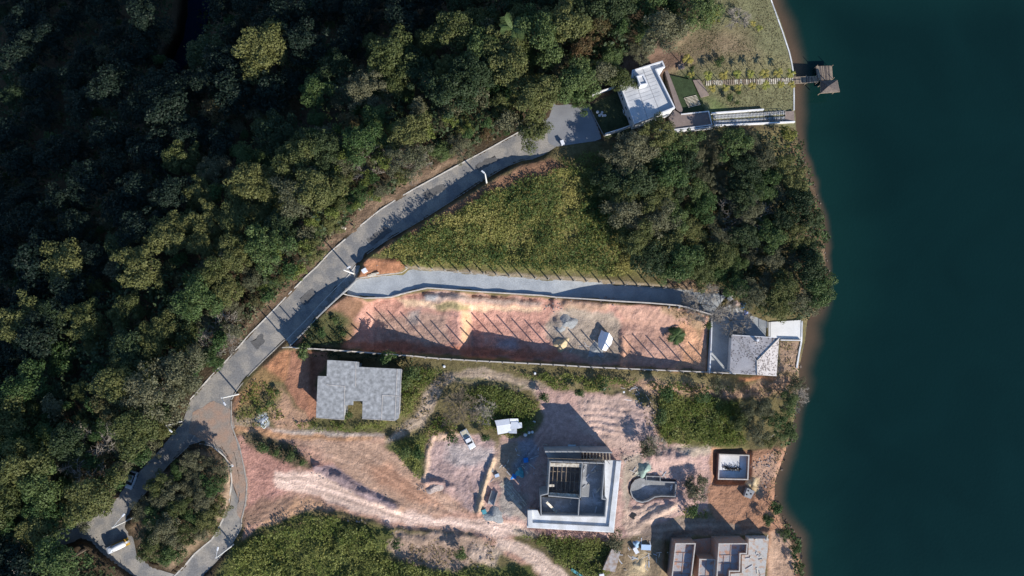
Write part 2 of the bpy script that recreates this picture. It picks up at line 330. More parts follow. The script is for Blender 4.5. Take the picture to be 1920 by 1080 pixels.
# soil colours: (polygon, colour, edge softness px, strength)
PINK = (.51,.335,.285); PALE = (.74,.53,.42); RED = (.36,.15,.085); TAN = (.47,.32,.25); GREY = (.36,.35,.33); ORNG = (.52,.27,.14); MAUVE = (.42,.29,.27)
GREEN = (.085,.095,.03); OLIVE = (.155,.145,.06); LITTER = (.075,.055,.035); LAWN = (.165,.16,.085); BROWN = (.21,.145,.095); DARKS = (.17,.11,.08)
PAINT = [
 ([(1035,270),(1130,265),(1260,245),(1490,240),(1560,560),(1505,700),(1490,800),(1440,1000),(1500,1100),(1500,1300),(300,1300),(440,1010),(470,900),(440,760),(540,640),(690,480),(900,345)], (.15,.125,.06), 4, 1),
 ([(1340,-80),(1310,40),(1270,85),(1245,130),(1255,240),(1340,225),(1491,240),(1491,160),(1450,-80)], LAWN, 5, 1),
 ([(1275,60),(1390,60),(1420,110),(1300,118),(1260,100)], (.24,.17,.11), 25, .75),
 ([(1345,105),(1480,110),(1480,140),(1350,150)], (.20,.175,.09), 15, .6),
 ([(1320,170),(1350,190),(1370,215),(1330,212)], (.10,.14,.05), 10, .7),
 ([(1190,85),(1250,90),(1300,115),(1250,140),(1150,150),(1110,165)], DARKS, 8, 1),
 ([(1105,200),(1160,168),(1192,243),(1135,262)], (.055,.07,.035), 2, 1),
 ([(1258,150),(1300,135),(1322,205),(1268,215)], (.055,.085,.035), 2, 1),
 ([(690,480),(740,450),(800,420),(900,372),(1000,330),(1060,310),(1160,350),(1190,480),(1200,520),(1060,518),(765,498)], (.17,.155,.06), 6, 1),
 ([(690,478),(740,448),(800,415),(860,375),(930,335),(975,310),(1030,298),(1060,312),(1000,335),(930,362),(880,385),(800,428),(740,460)], (.25,.135,.085), 5, .9),
 ([(684,487),(748,482),(758,500),(745,511),(672,519)], (.38,.18,.10), 3, 1),
 ([(760,498),(1060,519),(1256,535),(1366,543),(1366,551),(1060,527),(765,505)], (.26,.21,.15), 2, .9),
 ([(1250,505),(1330,520),(1370,548),(1256,541)], (.30,.20,.13), 6, .9),
 ([(1480,240),(1500,290),(1525,350),(1545,430),(1550,560),(1512,600),(1500,560),(1480,300)], (.2,.13,.08), 4, .8),
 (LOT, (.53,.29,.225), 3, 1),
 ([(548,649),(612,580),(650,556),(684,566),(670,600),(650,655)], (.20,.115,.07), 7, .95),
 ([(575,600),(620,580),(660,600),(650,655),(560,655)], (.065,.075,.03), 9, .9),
 ([(700,590),(840,585),(845,640),(780,650),(700,640)], (.44,.30,.23), 8, .8),
 ([(765,585),(790,580),(785,610),(765,605)], GREY, 6, .6),
 ([(802,549),(862,552),(960,560),(1015,566),(1010,574),(860,566),(790,566)], (.38,.31,.26), 4, .8),
 ([(797,550),(825,550),(815,562),(800,564)], (.40,.43,.45), 3, .7),
 ([(745,560),(800,566),(1015,576),(1012,585),(880,580),(760,575)], (.74,.53,.35), 4, .9),
 ([(815,568),(880,572),(878,582),(820,580)], (.26,.23,.10), 4, .8),
 ([(870,580),(884,590),(876,640),(862,640),(866,600)], (.68,.43,.25), 4, .9),
 ([(640,640),(760,640),(900,650),(1040,660),(1060,675),(640,655)], (.44,.17,.10), 6, .8),
 ([(930,635),(965,630),(970,650),(935,652)], (.25,.30,.34), 6, .6),
 ([(1030,590),(1060,575),(1100,582),(1150,590),(1165,620),(1165,680),(1100,680),(1060,660),(1030,640),(1018,610)], (.34,.29,.23), 7, .9),
 ([(1040,600),(1065,592),(1062,620),(1040,620)], (.22,.205,.19), 6, .5),
 ([(1048,562),(1140,566),(1140,582),(1060,582)], (.36,.26,.17), 5, .6),
 ([(1150,569),(1326,592),(1320,640),(1300,690),(1160,688),(1165,600)], (.47,.285,.215), 5, .9),
 ([(1272,605),(1322,620),(1326,690),(1262,692),(1285,640)], (.62,.34,.20), 7, .95),
 ([(1163,620),(1180,640),(1182,690),(1160,690)], (.58,.33,.22), 5, .85),
 ([(1240,572),(1320,592),(1315,640),(1290,600),(1240,590)], (.28,.20,.11), 6, .7),
 # strip south of the lot, house surroundings
 ([(800,690),(1060,705),(1120,700),(1368,710),(1400,720),(1350,740),(1200,735),(1060,730),(830,705)], (.24,.195,.10), 5, .9),
 ([(1120,712),(1250,718),(1370,728),(1455,712),(1480,705),(1490,690),(1498,730),(1440,745),(1330,748),(1200,735)], (.42,.26,.18), 8, .85),
 ([(1462,640),(1500,640),(1497,700),(1460,700)], (.35,.24,.17), 3, 1), ([(1385,706),(1460,706),(1455,712),(1385,714)], (.5,.22,.11), 3, .9),
 ([(540,655),(535,720),(580,790),(595,790),(594,700),(612,676),(612,660)], (.34,.17,.11), 4, 1),
 ([(440,745),(470,710),(530,655),(540,655),(536,715),(500,720),(470,760),(440,770)], (.42,.20,.11), 4, .95),
 ([(528,722),(580,790),(592,800),(520,800),(500,770),(500,730)], (.46,.28,.19), 6, .85),
 ([(445,700),(500,690),(528,715),(525,760),(500,800),(455,795)], OLIVE, 7, .6),
 ([(483,778),(498,776),(506,790),(503,803),(480,803)], (.44,.50,.55), 3, .8),
 ([(437,780),(480,785),(480,800),(440,800)], (.35,.27,.2), 4, .8),
 ([(592,788),(750,788),(830,700),(850,690),(790,690),(755,690),(750,740),(745,790),(700,812),(560,805)], OLIVE, 5, .9),
 # curved dirt drive north of the bare tree
 ([(720,830),(745,800),(775,780),(790,745),(808,715),(830,702),(870,693),(905,690),(950,700),(1000,712),(1030,728),(1040,745),(1030,860),(1000,860),(1018,790),(1016,752),(990,733),(940,722),(900,716),(855,714),(835,725),(822,745),(812,775),(790,800),(760,812),(725,840)], (.37,.285,.21), 4, 1),
 ([(850,704),(905,710),(985,722),(980,728),(900,718),(855,712)], OLIVE, 3, .8),
 # rough ground round the shed and the concrete house
 ([(1000,722),(1045,735),(1150,738),(1210,760),(1240,800),(1240,830),(1330,840),(1345,850),(1335,900),(1330,960),(1260,975),(1200,1000),(1150,1020),(960,1000),(900,985),(895,930),(925,850),(935,815),(1000,820),(1018,790)], (.47,.31,.265), 5, 1),
 ([(1090,745),(1150,738),(1225,765),(1232,800),(1195,850),(1130,840),(1080,790)], (.50,.36,.30), 7, .9),
 ([(1180,760),(1238,780),(1225,840),(1190,830)], (.38,.28,.26), 8, .7),
 ([(930,830),(975,830),(985,880),(960,900),(920,900)], (.24,.20,.13), 9, .7),
 ([(975,830),(1000,815),(1010,850),(985,890),(968,880)], (.20,.27,.34), 7, .65),
 ([(1165,855),(1205,855),(1205,900),(1180,900),(1178,960),(1165,960)], (.35,.31,.24), 7, .8),
 ([(1225,845),(1290,840),(1305,880),(1280,900),(1225,893)], (.55,.38,.32), 8, .8),
 ([(1262,840),(1335,830),(1345,850),(1300,860)], (.55,.45,.33), 6, .8),
 ([(1215,868),(1190,886),(1200,892),(1222,880)], (.32,.45,.40), 4, .7),
 ([(1170,950),(1270,945),(1280,960),(1230,975),(1210,1005),(1180,1010),(1165,980)], (.60,.44,.34), 6, .9),
 ([(1200,985),(1330,968),(1440,975),(1440,1000),(1260,1010),(1200,1030)], (.33,.25,.20), 6, .85),
 ([(940,900),(990,930),(985,975),(930,970)], (.34,.31,.27), 8, .85),
 # the pink plateau by the pickup, its bright edge
 ([(792,905),(800,840),(812,815),(850,812),(905,818),(925,830),(925,880),(905,930),(893,965),(850,950),(800,925)], (.45,.32,.29), 4, 1),
 ([(788,905),(797,840),(806,812),(850,808),(870,812),(850,822),(815,826),(806,850),(800,890),(795,905)], (.68,.47,.34), 4, .95),
 ([(840,835),(890,835),(920,850),(915,870),(870,875),(835,865)], (.42,.37,.35), 8, .8),
 ([(924,856),(930,862),(916,905),(903,960),(890,965),(900,910),(912,880)], (.62,.45,.30), 3, .95),
 ([(782,905),(830,895),(850,920),(880,960),(840,935),(795,925)], (.38,.25,.22), 5, .8),
 # big bare earth field and haul road
 ([(438,800),(560,803),(640,808),(720,815),(722,832),(745,850),(780,890),(800,905),(850,935),(895,962),(1000,990),(960,1012),(1080,1090),(1010,1090),(930,1030),(880,1000),(740,990),(640,955),(585,955),(540,975),(500,985),(455,1010),(462,940),(463,900)], (.46,.275,.205), 4, 1),
 ([(560,820),(720,830),(790,900),(880,955),(800,965),(700,940),(640,880)], (.47,.315,.22), 12, .7),
 ([(680,880),(720,870),(790,920),(830,950),(760,940)], (.46,.24,.15), 12, .7),
 ([(440,820),(520,840),(620,870),(640,895),(540,920),(480,960),(458,960),(462,900)], (.46,.245,.195), 9, .9),
 ([(437,798),(480,803),(560,812),(700,822),(690,828),(560,822),(440,815)], (.50,.28,.14), 4, .7),
 ([(500,803),(590,803),(720,815),(715,822),(560,812)], (.40,.36,.31), 4, .8),
 ([(520,885),(580,880),(640,900),(700,930),(760,958),(830,972),(900,978),(985,985),(1000,1000),(940,1010),(900,1000),(830,988),(760,985),(690,965),(640,945),(560,925),(515,910)], (.76,.55,.44), 5, 1),
 ([(930,1010),(985,1020),(1050,1060),(1090,1100),(1040,1100),(980,1050),(925,1025)], (.70,.52,.41), 4, .95),
 ([(585,872),(625,872),(700,920),(750,950),(740,957),(690,940),(630,905),(590,885)], (.34,.25,.25), 3, .95),
 ([(455,955),(500,930),(560,935),(640,950),(600,960),(500,985),(458,985)], (.26,.17,.12), 7, .75),
 ([(490,980),(560,935),(620,950),(560,965),(520,985)], (.55,.33,.20), 6, .8),
 ([(440,812),(480,812),(540,825),(585,870),(560,880),(500,850),(460,835)], (.09,.085,.045), 6, .9),
 ([(720,835),(790,810),(800,820),(795,880),(785,900),(745,855)], (.10,.11,.04), 4, .95),
 ([(1020,990),(1030,1020),(1100,1020),(1150,1035),(1160,1090),(1100,1090),(1010,1015)], (.10,.10,.045), 5, .9),
 ([(560,962),(700,985),(740,1000),(730,1050),(1000,1065),(1030,1120),(380,1120),(440,1020)], (.095,.105,.035), 6, 1),
 ([(735,1000),(860,1000),(920,1015),(920,1050),(850,1075),(770,1060),(725,1030)], (.38,.27,.21), 6, .9),
 ([(885,1020),(950,1030),(930,1060),(880,1050)], (.55,.42,.33), 6, .7),
 ([(965,990),(1010,995),(1000,1010),(960,1005)], (.30,.27,.2), 5, .6),
 # weed field and the banks by the lake
 ([(1240,740),(1300,745),(1400,760),(1400,830),(1340,840),(1250,830),(1232,800)], (.14,.13,.05), 6, .95),
 ([(1338,840),(1410,842),(1490,838),(1470,900),(1450,950),(1470,990),(1500,1050),(1500,1100),(1440,1100),(1440,1000),(1340,975),(1325,930)], (.37,.20,.125), 4, 1),
 ([(1400,870),(1460,850),(1460,880),(1430,930),(1410,910)], (.40,.27,.20), 8, .7),
 ([(1404,895),(1425,900),(1420,925),(1405,918)], (.66,.5,.28), 4, .85),
 ([(1445,1000),(1480,1000),(1495,1060),(1490,1100),(1442,1100)], (.46,.31,.22), 5, .9),
 ([(1150,1010),(1250,1015),(1255,1100),(1130,1100),(1150,1040)], (.27,.20,.13), 5, .9),
 ([(1185,1045),(1215,1040),(1210,1080),(1175,1085)], (.52,.40,.24), 8, .7),
 ([(352,850),(374,842),(400,846),(418,862),(428,900),(422,945),(398,1000),(360,1033),(320,1072),(262,1036),(250,1000),(262,955),(310,890)], (.20,.14,.09), 3, 1),
 ([(418,855),(434,880),(436,910),(428,950),(416,975),(408,970),(424,920),(424,880)], (.45,.32,.22), 3, .8),
 ([(590,500),(650,440),(720,385),(775,350),(870,300),(880,285),(760,330),(690,375),(620,440),(575,500)], (.33,.225,.15), 8, .9),
 ([(430,655),(500,585),(560,530),(580,505),(560,500),(490,570),(420,650)], (.30,.20,.13), 8, .8),
 ([(437,780),(455,740),(448,742),(434,760)], (.2,.13,.09), 3, .8),
]
col = np.empty(GX.shape+(3,)); col[:] = LITTER
jx = fbm(wx, wy, 2.6, 5, 1)*26; jy = fbm(wx, wy, 2.6, 5, 2)*26
bare = np.zeros(GX.shape)
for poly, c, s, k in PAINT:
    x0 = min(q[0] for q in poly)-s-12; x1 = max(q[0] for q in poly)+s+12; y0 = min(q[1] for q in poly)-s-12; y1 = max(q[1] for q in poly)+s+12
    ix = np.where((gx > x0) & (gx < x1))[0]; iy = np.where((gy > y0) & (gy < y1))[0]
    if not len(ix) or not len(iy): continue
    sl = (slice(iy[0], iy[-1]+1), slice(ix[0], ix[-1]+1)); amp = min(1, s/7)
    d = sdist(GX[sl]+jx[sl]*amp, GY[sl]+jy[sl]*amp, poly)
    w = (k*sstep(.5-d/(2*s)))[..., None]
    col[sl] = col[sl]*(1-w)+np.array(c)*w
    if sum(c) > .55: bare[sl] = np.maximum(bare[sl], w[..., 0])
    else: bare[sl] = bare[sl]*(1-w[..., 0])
TR_ = [[(470,860),(540,895),(640,925),(760,965),(880,985),(960,1010),(1050,1070)],[(480,900),(560,905),(660,935),(780,975),(900,990)],[(445,810),(520,808),(640,815),(730,825),(790,790),(820,745),(850,708),(930,706),(1020,735),(1030,800),(960,900)],[(560,840),(700,880),(820,950),(900,975)],[(460,830),(500,900),(470,960)],[(640,830),(740,880),(850,960)],[(900,985),(1000,1008),(1180,1000),(1300,985),(1430,985)]]
for ln in TR_:
    for off in (-7, 7):
        d = ldist(GX+jx*.12, GY+off+jy*.12, ln); w = (sstep(1-d/3.2)*(.25+.5*np.clip(fbm(wx, wy, 5, 3, 21)+.5, 0, 1)))[..., None]; col = col*(1-w)+col*np.array((.62,.60,.60))*w
    d = ldist(GX, GY, ln); w = (sstep(1-d/3.0)*.3)[..., None]; col = col*(1+w*.5)
rt = np.random.default_rng(44)
SW = [[(470,862),(540,892),(640,922),(760,962),(880,982),(985,992)], [(475,930),(520,905),(600,905),(700,940)], [(470,975),(500,945),(560,925),(640,940)], [(650,830),(720,860),(790,905),(870,960),(940,985)], [(600,850),(680,885),(760,925),(850,965)], [(930,985),(985,1005),(1040,1045),(1090,1085)], [(870,880),(880,920),(900,960),(940,985)], [(1120,850),(1000,905),(940,960),(880,990)], [(740,815),(790,790),(830,735),(880,712)], [(465,870),(458,910),(458,955)]]
for ln in SW:
    for off in np.arange(-13, 14, 3.1):
        q = [(a+rt.normal()*1.5, b+off+rt.normal()*1.2) for a, b in ln]; d = ldist(GX+jx*.06, GY+jy*.06, q); am_ = rt.choice((-.20, -.12, .10, .16)); w = (sstep(1-d/1.9)*am_*np.clip(fbm(wx, wy, 9, 2, int(off*7) % 50)+.7, 0, 1))[..., None]; col = col*(1+w)
# relief: clods, bulldozer ridges, ruts
hard = np.zeros(GX.shape)
for poly in (ROAD_POLY, DRV_POLY, LOOP_POLY, YARD, WALK_IN+WALK_OUT[::-1], [(215,945),(120,990),(20,1045),(-40,1100),(20,1130),(80,1045),(150,1012),(172,1018)], [(1438,600),(1504,598),(1502,637),(1438,640)]):
    hard = np.maximum(hard, sstep(.5-(sdist(GX, GY, poly)+4)/4))
soft = (GX > SHORE[0][0]) & (sdist(GX, GY, SHORE+[(5000,1180),(5000,-80)]) < 3)
rel = fbm(wx, wy, 3.2, 5, 5)*.65+np.abs(fbm(wx, wy, 1.1, 3, 6))*.6*bare+(np.abs(fbm(wx, wy, 6.0, 4, 14))-.12)*.7*bare+fbm(wx, wy, .8, 2, 15)*.2*bare
RIDGES = [([(885,590),(1020,595),(1020,640),(900,640)], 0, 9, .22), ([(826,575),(882,575),(870,610),(830,600)], .12, 11, .45), ([(1085,755),(1210,765),(1190,830),(1110,820)], .1, 13, .30),
          ([(740,600),(870,600),(860,680),(780,680)], .35, 9, .16), ([(1165,640),(1260,650),(1250,690),(1170,690)], 0, 8, .12), ([(1150,575),(1260,580),(1240,615),(1160,610)], -.9, 11, .25),
          ([(560,915),(700,940),(950,985),(1000,1005),(900,1005),(760,992),(600,960)], .28, 8, .22), ([(640,560),(760,555),(740,640),(650,640)], .7, 10, .15),
          ([(880,1020),(950,1030),(940,1060),(890,1050)], 1.35, 9, .4), ([(455,930),(640,945),(500,990)], -.45, 10, .3), ([(1440,1010),(1490,1010),(1490,1100),(1442,1100)], 1.4, 9, .2),
          ([(1190,930),(1265,940),(1250,975),(1180,975)], -.45, 11, .3), ([(800,880),(900,870),(890,960),(850,940)], 1.9, 10, .14), ([(520,885),(980,985),(980,1000),(520,905)], .27, 14, .12), ([(560,830),(800,930),(760,950),(600,860)], .45, 12, .14)]
for poly, a, wl, am in RIDGES:
    d = sdist(GX, GY, poly); w = sstep(.5-d/12)
    u = -GX*math.sin(a)+GY*math.cos(a)+fbm(wx, wy, 4, 3, 8)*16
    rel = rel+w*am*(1.0 if wl == 13 else .5)*(np.sin(u*2*math.pi/wl)*.5+.5)**2
HAUL = [(500,880),(580,875),(640,897),(700,927),(760,955),(830,968),(900,974),(985,982),(1000,1002),(940,1008),(900,1000),(830,990),(760,987),(690,968),(640,948),(560,928),(505,915)]
for poly, k_ in ((HAUL, .8), ([(560,815),(720,830),(790,905),(850,945),(760,950),(690,920),(620,870)], .55), ([(440,815),(520,850),(560,880),(500,930),(458,950)], .6), ([(925,1008),(985,1018),(1090,1085),(1040,1085)], .7), ([(1010,740),(1045,740),(1030,845),(935,845),(940,820),(1000,815)], .5)):
    rel = rel*(1-k_*sstep(.5-sdist(GX, GY, poly)/8))
# spoil heaps and berms (line, width px, height m)
for line, w_, h_ in [([(590,876),(640,900),(690,930),(745,953)], 9, .9), ([(600,958),(660,972),(740,992),(850,1003),(910,1010)], 5, .45), ([(800,556),(900,562),(1010,570)], 6, .55),
                     ([(1060,570),(1135,575)], 7, .9), ([(925,858),(912,895),(896,962)], 4, 1.0), ([(795,900),(802,850),(812,818),(860,812)], 4, .35), ([(800,905),(830,905),(845,915)], 7, 1.0),
                     ([(1168,625),(1170,690)], 6, .7), ([(1230,855),(1290,860)], 14, .8), ([(760,1010),(860,1015),(900,1050)], 12, .8), ([(690,490),(740,492)], 9, .5), ([(1262,950),(1230,965),(1200,985)], 6, .6),
                     ([(1045,605),(1058,612)], 9, .7), ([(1160,735),(1230,760)], 10, .4), ([(878,570),(930,573)], 6, .3), ([(1410,905),(1418,920)], 5, .6), ([(1475,1005),(1490,1060)], 8, .3)]:
    d = ldist(GX, GY, line); q = sstep(1-d/(w_*1.6))*h_; rel = rel+q*(1+fbm(wx, wy, 1.2, 3, 9)*1.3)
rel = rel*(1-hard)*np.where(soft, 0, 1)
lawnm = sstep(.5-sdist(GX, GY, PAINT[1][0])/8); rel = rel*(1-.88*lawnm)
fz = (sdist(GX, GY, FOREST_SIDE) < -60) & (sdist(GX, GY, RIVER_PX) > 20); rel = np.where(fz, rel*2, rel)
GZ2 = GZ+rel-hard*.22
wx, wy, _ = P(GX, GY, GZ2)
V = np.stack([wx.ravel(), wy.ravel(), GZ2.ravel()], 1)
ny, nx = GX.shape; I = np.arange(ny*nx).reshape(ny, nx)
F = np.stack([I[1:, :-1].ravel(), I[1:, 1:].ravel(), I[:-1, 1:].ravel(), I[:-1, :-1].ravel()], 1)
# ring that carries the ground out to the horizon
ring = np.concatenate([I[0, :], I[1:, -1], I[-1, ::-1][1:], I[::-1, 0][1:-1]]); n0 = len(V)
far = V[ring]; k = 1900/np.maximum(np.abs(far[:, 0]), np.abs(far[:, 1])); out = np.stack([far[:, 0]*k, far[:, 1]*k, np.where(far[:, 0] > 70, LAKE_Z-3, far[:, 2])], 1)
V = np.concatenate([V, out]); m_ = len(ring); a = np.arange(m_); b = (a+1) % m_
F = np.concatenate([F, np.stack([ring[a], ring[b], n0+b, n0+a], 1)])
gm = rawmesh('ground', V, F, True)
ca = gm.color_attributes.new('soil', 'FLOAT_COLOR', 'POINT'); cc = np.ones((len(V), 4), np.float32); cc[:n0, :3] = col.reshape(-1, 3); cc[n0:, :3] = LITTER
ca.data.foreach_set('color', cc.ravel())
m = bpy.data.materials.new('soil'); m.use_nodes = True; t = m.node_tree; N = t.nodes; L = t.links; b_ = N['Principled BSDF']
vc = N.new('ShaderNodeVertexColor'); vc.layer_name = 'soil'; tc = N.new('ShaderNodeTexCoord'); b_.inputs['Roughness'].default_value = .95; b_.inputs['Specular IOR Level'].default_value = .1
prev = vc.outputs[0]
for sc_, am_, det in ((.12, .22, 5), (.9, .22, 6), (4.5, .20, 3)):
    n = N.new('ShaderNodeTexNoise'); n.inputs['Scale'].default_value = sc_; n.inputs['Detail'].default_value = det; n.inputs['Distortion'].default_value = .6; L.new(tc.outputs['Object'], n.inputs[0])
    r = N.new('ShaderNodeMapRange'); r.inputs[1].default_value = .28; r.inputs[2].default_value = .72; r.inputs[3].default_value = 1-am_; r.inputs[4].default_value = 1+am_; L.new(n.outputs[0], r.inputs[0])
    x = N.new('ShaderNodeMix'); x.data_type = 'RGBA'; x.blend_type = 'MULTIPLY'; x.inputs[0].default_value = 1; L.new(prev, x.inputs[6]); L.new(r.outputs[0], x.inputs[7]); prev = x.outputs[2]
vo = N.new('ShaderNodeTexNoise'); vo.inputs['Scale'].default_value = 1.9; vo.inputs['Detail'].default_value = 8; vo.inputs['Roughness'].default_value = .75; L.new(tc.outputs['Object'], vo.inputs[0])
vr = N.new('ShaderNodeMapRange'); vr.inputs[1].default_value = .60; vr.inputs[2].default_value = .68; vr.inputs[3].default_value = 0; vr.inputs[4].default_value = .55; L.new(vo.outputs[0], vr.inputs[0])
x = N.new('ShaderNodeMix'); x.data_type = 'RGBA'; L.new(vr.outputs[0], x.inputs[0]); L.new(prev, x.inputs[6]); x.inputs[7].default_value = (.10, .075, .05, 1); prev = x.outputs[2]
vr = N.new('ShaderNodeMapRange'); vr.inputs[1].default_value = .40; vr.inputs[2].default_value = .33; vr.inputs[3].default_value = 0; vr.inputs[4].default_value = .45; L.new(vo.outputs[0], vr.inputs[0])
x = N.new('ShaderNodeMix'); x.data_type = 'RGBA'; x.blend_type = 'SCREEN'; L.new(vr.outputs[0], x.inputs[0]); L.new(prev, x.inputs[6]); x.inputs[7].default_value = (.30, .25, .21, 1); prev = x.outputs[2]
L.new(prev, b_.inputs['Base Color'])
nb = N.new('ShaderNodeTexNoise'); nb.inputs['Scale'].default_value = 2.2; nb.inputs['Detail'].default_value = 7; nb.inputs['Roughness'].default_value = .65; L.new(tc.outputs['Object'], nb.inputs[0])
bp = N.new('ShaderNodeBump'); bp.inputs['Strength'].default_value = .9; bp.inputs['Distance'].default_value = .32; L.new(nb.outputs[0], bp.inputs['Height']); L.new(bp.outputs[0], b_.inputs['Normal'])
setp(link('ground', gm, m), kind='structure')

# ================================================================ LAKE
lx = np.concatenate([np.linspace(55, 130, 140), np.linspace(131, 1900, 20)]); ly = np.concatenate([np.linspace(-1900, -76, 14), np.linspace(-75, 85, 260), np.linspace(86, 1900, 14)])
LX, LY = np.meshgrid(lx, ly); ppx, ppy = PX(LX, LY, LAKE_Z+0*LX); V = np.stack([LX.ravel(), LY.ravel(), np.full(LX.size, LAKE_Z)], 1)
ny, nx = LX.shape; I = np.arange(ny*nx).reshape(ny, nx); F = np.stack([I[:-1, :-1].ravel(), I[:-1, 1:].ravel(), I[1:, 1:].ravel(), I[1:, :-1].ravel()], 1)
lm = rawmesh('lake', V, F, True)
dsh = -sdist(ppx, ppy, SHORE+[(90000,1180),(90000,-80)])+fbm(LX, LY, 11, 5, 3)*26
wid = np.interp(ppy, [-80,0,80,150,230,260,300,560,600,640,720,800,900,960,1100], [30,34,34,28,26,18,15,15,32,38,34,24,36,36,28])
sh = 1-sstep(dsh/wid); sh = np.where(ppx < 1440, 1, sh)
silt = np.array((.11,.075,.05)); deep = np.array((.003,.018,.0175)); mid = np.array((.005,.028,.025))
md = (1-sstep(dsh/150))[..., None]
lc = deep*(1-md)+mid*md; lc = lc*(1-sh[..., None])+silt*sh[..., None]
ca = lm.color_attributes.new('tint', 'FLOAT_COLOR', 'POINT'); cc = np.ones((len(V), 4), np.float32); cc[:, :3] = lc.reshape(-1, 3); ca.data.foreach_set('color', cc.ravel())
m = bpy.data.materials.new('lake_water'); m.use_nodes = True; N = m.node_tree.nodes; L = m.node_tree.links; b_ = N['Principled BSDF']
vc = N.new('ShaderNodeVertexColor'); vc.layer_name = 'tint'; wn = N.new('ShaderNodeTexNoise'); wn.inputs['Scale'].default_value = .035; wn.inputs['Detail'].default_value = 6; wn.inputs['Distortion'].default_value = 1.2
wr = N.new('ShaderNodeMapRange'); wr.inputs[1].default_value = .3; wr.inputs[2].default_value = .7; wr.inputs[3].default_value = .88; wr.inputs[4].default_value = 1.1; L.new(wn.outputs[0], wr.inputs[0])
wm = N.new('ShaderNodeMix'); wm.data_type = 'RGBA'; wm.blend_type = 'MULTIPLY'; wm.inputs[0].default_value = 1; L.new(vc.outputs[0], wm.inputs[6]); L.new(wr.outputs[0], wm.inputs[7]); L.new(wm.outputs[2], b_.inputs['Base Color']); b_.inputs['Roughness'].default_value = .12; b_.inputs['IOR'].default_value = 1.33; b_.inputs['Specular IOR Level'].default_value = .3
tc = N.new('ShaderNodeTexCoord'); L.new(tc.outputs['Object'], wn.inputs[0]); nb = N.new('ShaderNodeTexNoise'); nb.inputs['Scale'].default_value = 1.6; nb.inputs['Detail'].default_value = 6; L.new(tc.outputs['Object'], nb.inputs[0])
bp = N.new('ShaderNodeBump'); bp.inputs['Strength'].default_value = .35; bp.inputs['Distance'].default_value = .1; L.new(nb.outputs[0], bp.inputs['Height']); L.new(bp.outputs[0], b_.inputs['Normal'])
setp(link('lake', lm, m), kind='structure')
# river at the bottom of the shaded ravine
mbr = MB(); mbr.prism([w2(a_, b__, -63.5) for a_, b__ in [(480,-120),(430,-20),(425,25),(405,75),(380,120),(325,160),(290,150),(310,100),(325,60),(328,0),(330,-120)]], -64, -63.5)
M_river = mat('river_water', (.012,.04,.09), .15, .1, 3, 2, .1)
setp(build('river', mbr, M_river), kind='structure')

# ================================================================ ROADS, DRIVEWAYS, KERBS
M_asph = mat('worn_asphalt', (.215,.21,.205), .9, .2, 3.0, 3.5, .3, col2=(.34,.31,.27), lo=.42, hi=.6)
M_paver = mat('grey_block_paving', (.40,.42,.43), .85, .15, 2.5, 4, .3, col2=(.33,.35,.365))
M_yard = mat('yard_paving', (.27,.275,.285), .85, .12, 5.0, 11, .3, col2=(.22,.225,.24))
M_kerb = mat('painted_kerb', (.66,.62,.56), .8, .22, .8, 6, .2)
M_kerb2 = mat('concrete_kerb', (.40,.37,.33), .85, .25, .8, 6, .2)
M_walk = mat('pavement_concrete', (.36,.355,.34), .9, .25, 1.6, 3.5, .3, col2=(.26,.24,.21))
def resample(line, n):
    Lp = np.array(line, float); d = np.r_[0, np.cumsum(np.hypot(*np.diff(Lp, axis=0).T))]; t = np.linspace(0, d[-1], n)
    return list(zip(np.interp(t, d, Lp[:, 0]), np.interp(t, d, Lp[:, 1])))
def sheet(name, A, B, mt, n=60, k=8, dz=.03, crown=.0):
    A = resample(A, n); B = resample(B, n); px = np.array([[a[0]+(b[0]-a[0])*j/k for j in range(k+1)] for a, b in zip(A, B)]); py = np.array([[a[1]+(b[1]-a[1])*j/k for j in range(k+1)] for a, b in zip(A, B)])
    z = Zs(px, py)+dz; x, y, _ = P(px, py, z); I = np.arange(x.size).reshape(x.shape)
    F = np.stack([I[:-1, :-1].ravel(), I[1:, :-1].ravel(), I[1:, 1:].ravel(), I[:-1, 1:].ravel()], 1)
    V = np.stack([x.ravel(), y.ravel(), z.ravel()], 1)
    p0, p1, p2 = V[F[0][0]], V[F[0][1]], V[F[0][3]]
    if np.cross(p1-p0, p2-p0)[2] < 0: F = F[:, ::-1]
    return setp(link(name, rawmesh(name, V, F, True), mt), kind='structure')
sheet('road', KERB_N, KERB_S, M_asph, 140, 8)
sheet('road', ROAD_W, ROAD_E, M_asph, 90, 10, .026)
sheet('road', LOOP_IN, LOOP_OUT, M_asph, 70, 6, .034)
sheet('road', BR_N, BR_S, M_asph, 40, 6, .022)
sheet('pavement', WALK_IN, WALK_OUT, M_walk, 40, 4, .06)
sheet('driveway', DRV_N, DRV_S, M_paver, 160, 8, .03)
sheet('driveway', [(1331,588),(1375,569),(1404,589),(1439,603)], [(1327,697),(1368,699),(1372,640),(1439,640)], M_paver, 40, 14, .026)
sheet('yard', [(1035,192),(1070,196),(1108,202)], [(1024,225),(1028,268),(1043,275),(1090,268),(1133,262)], M_yard, 30, 10, .038)
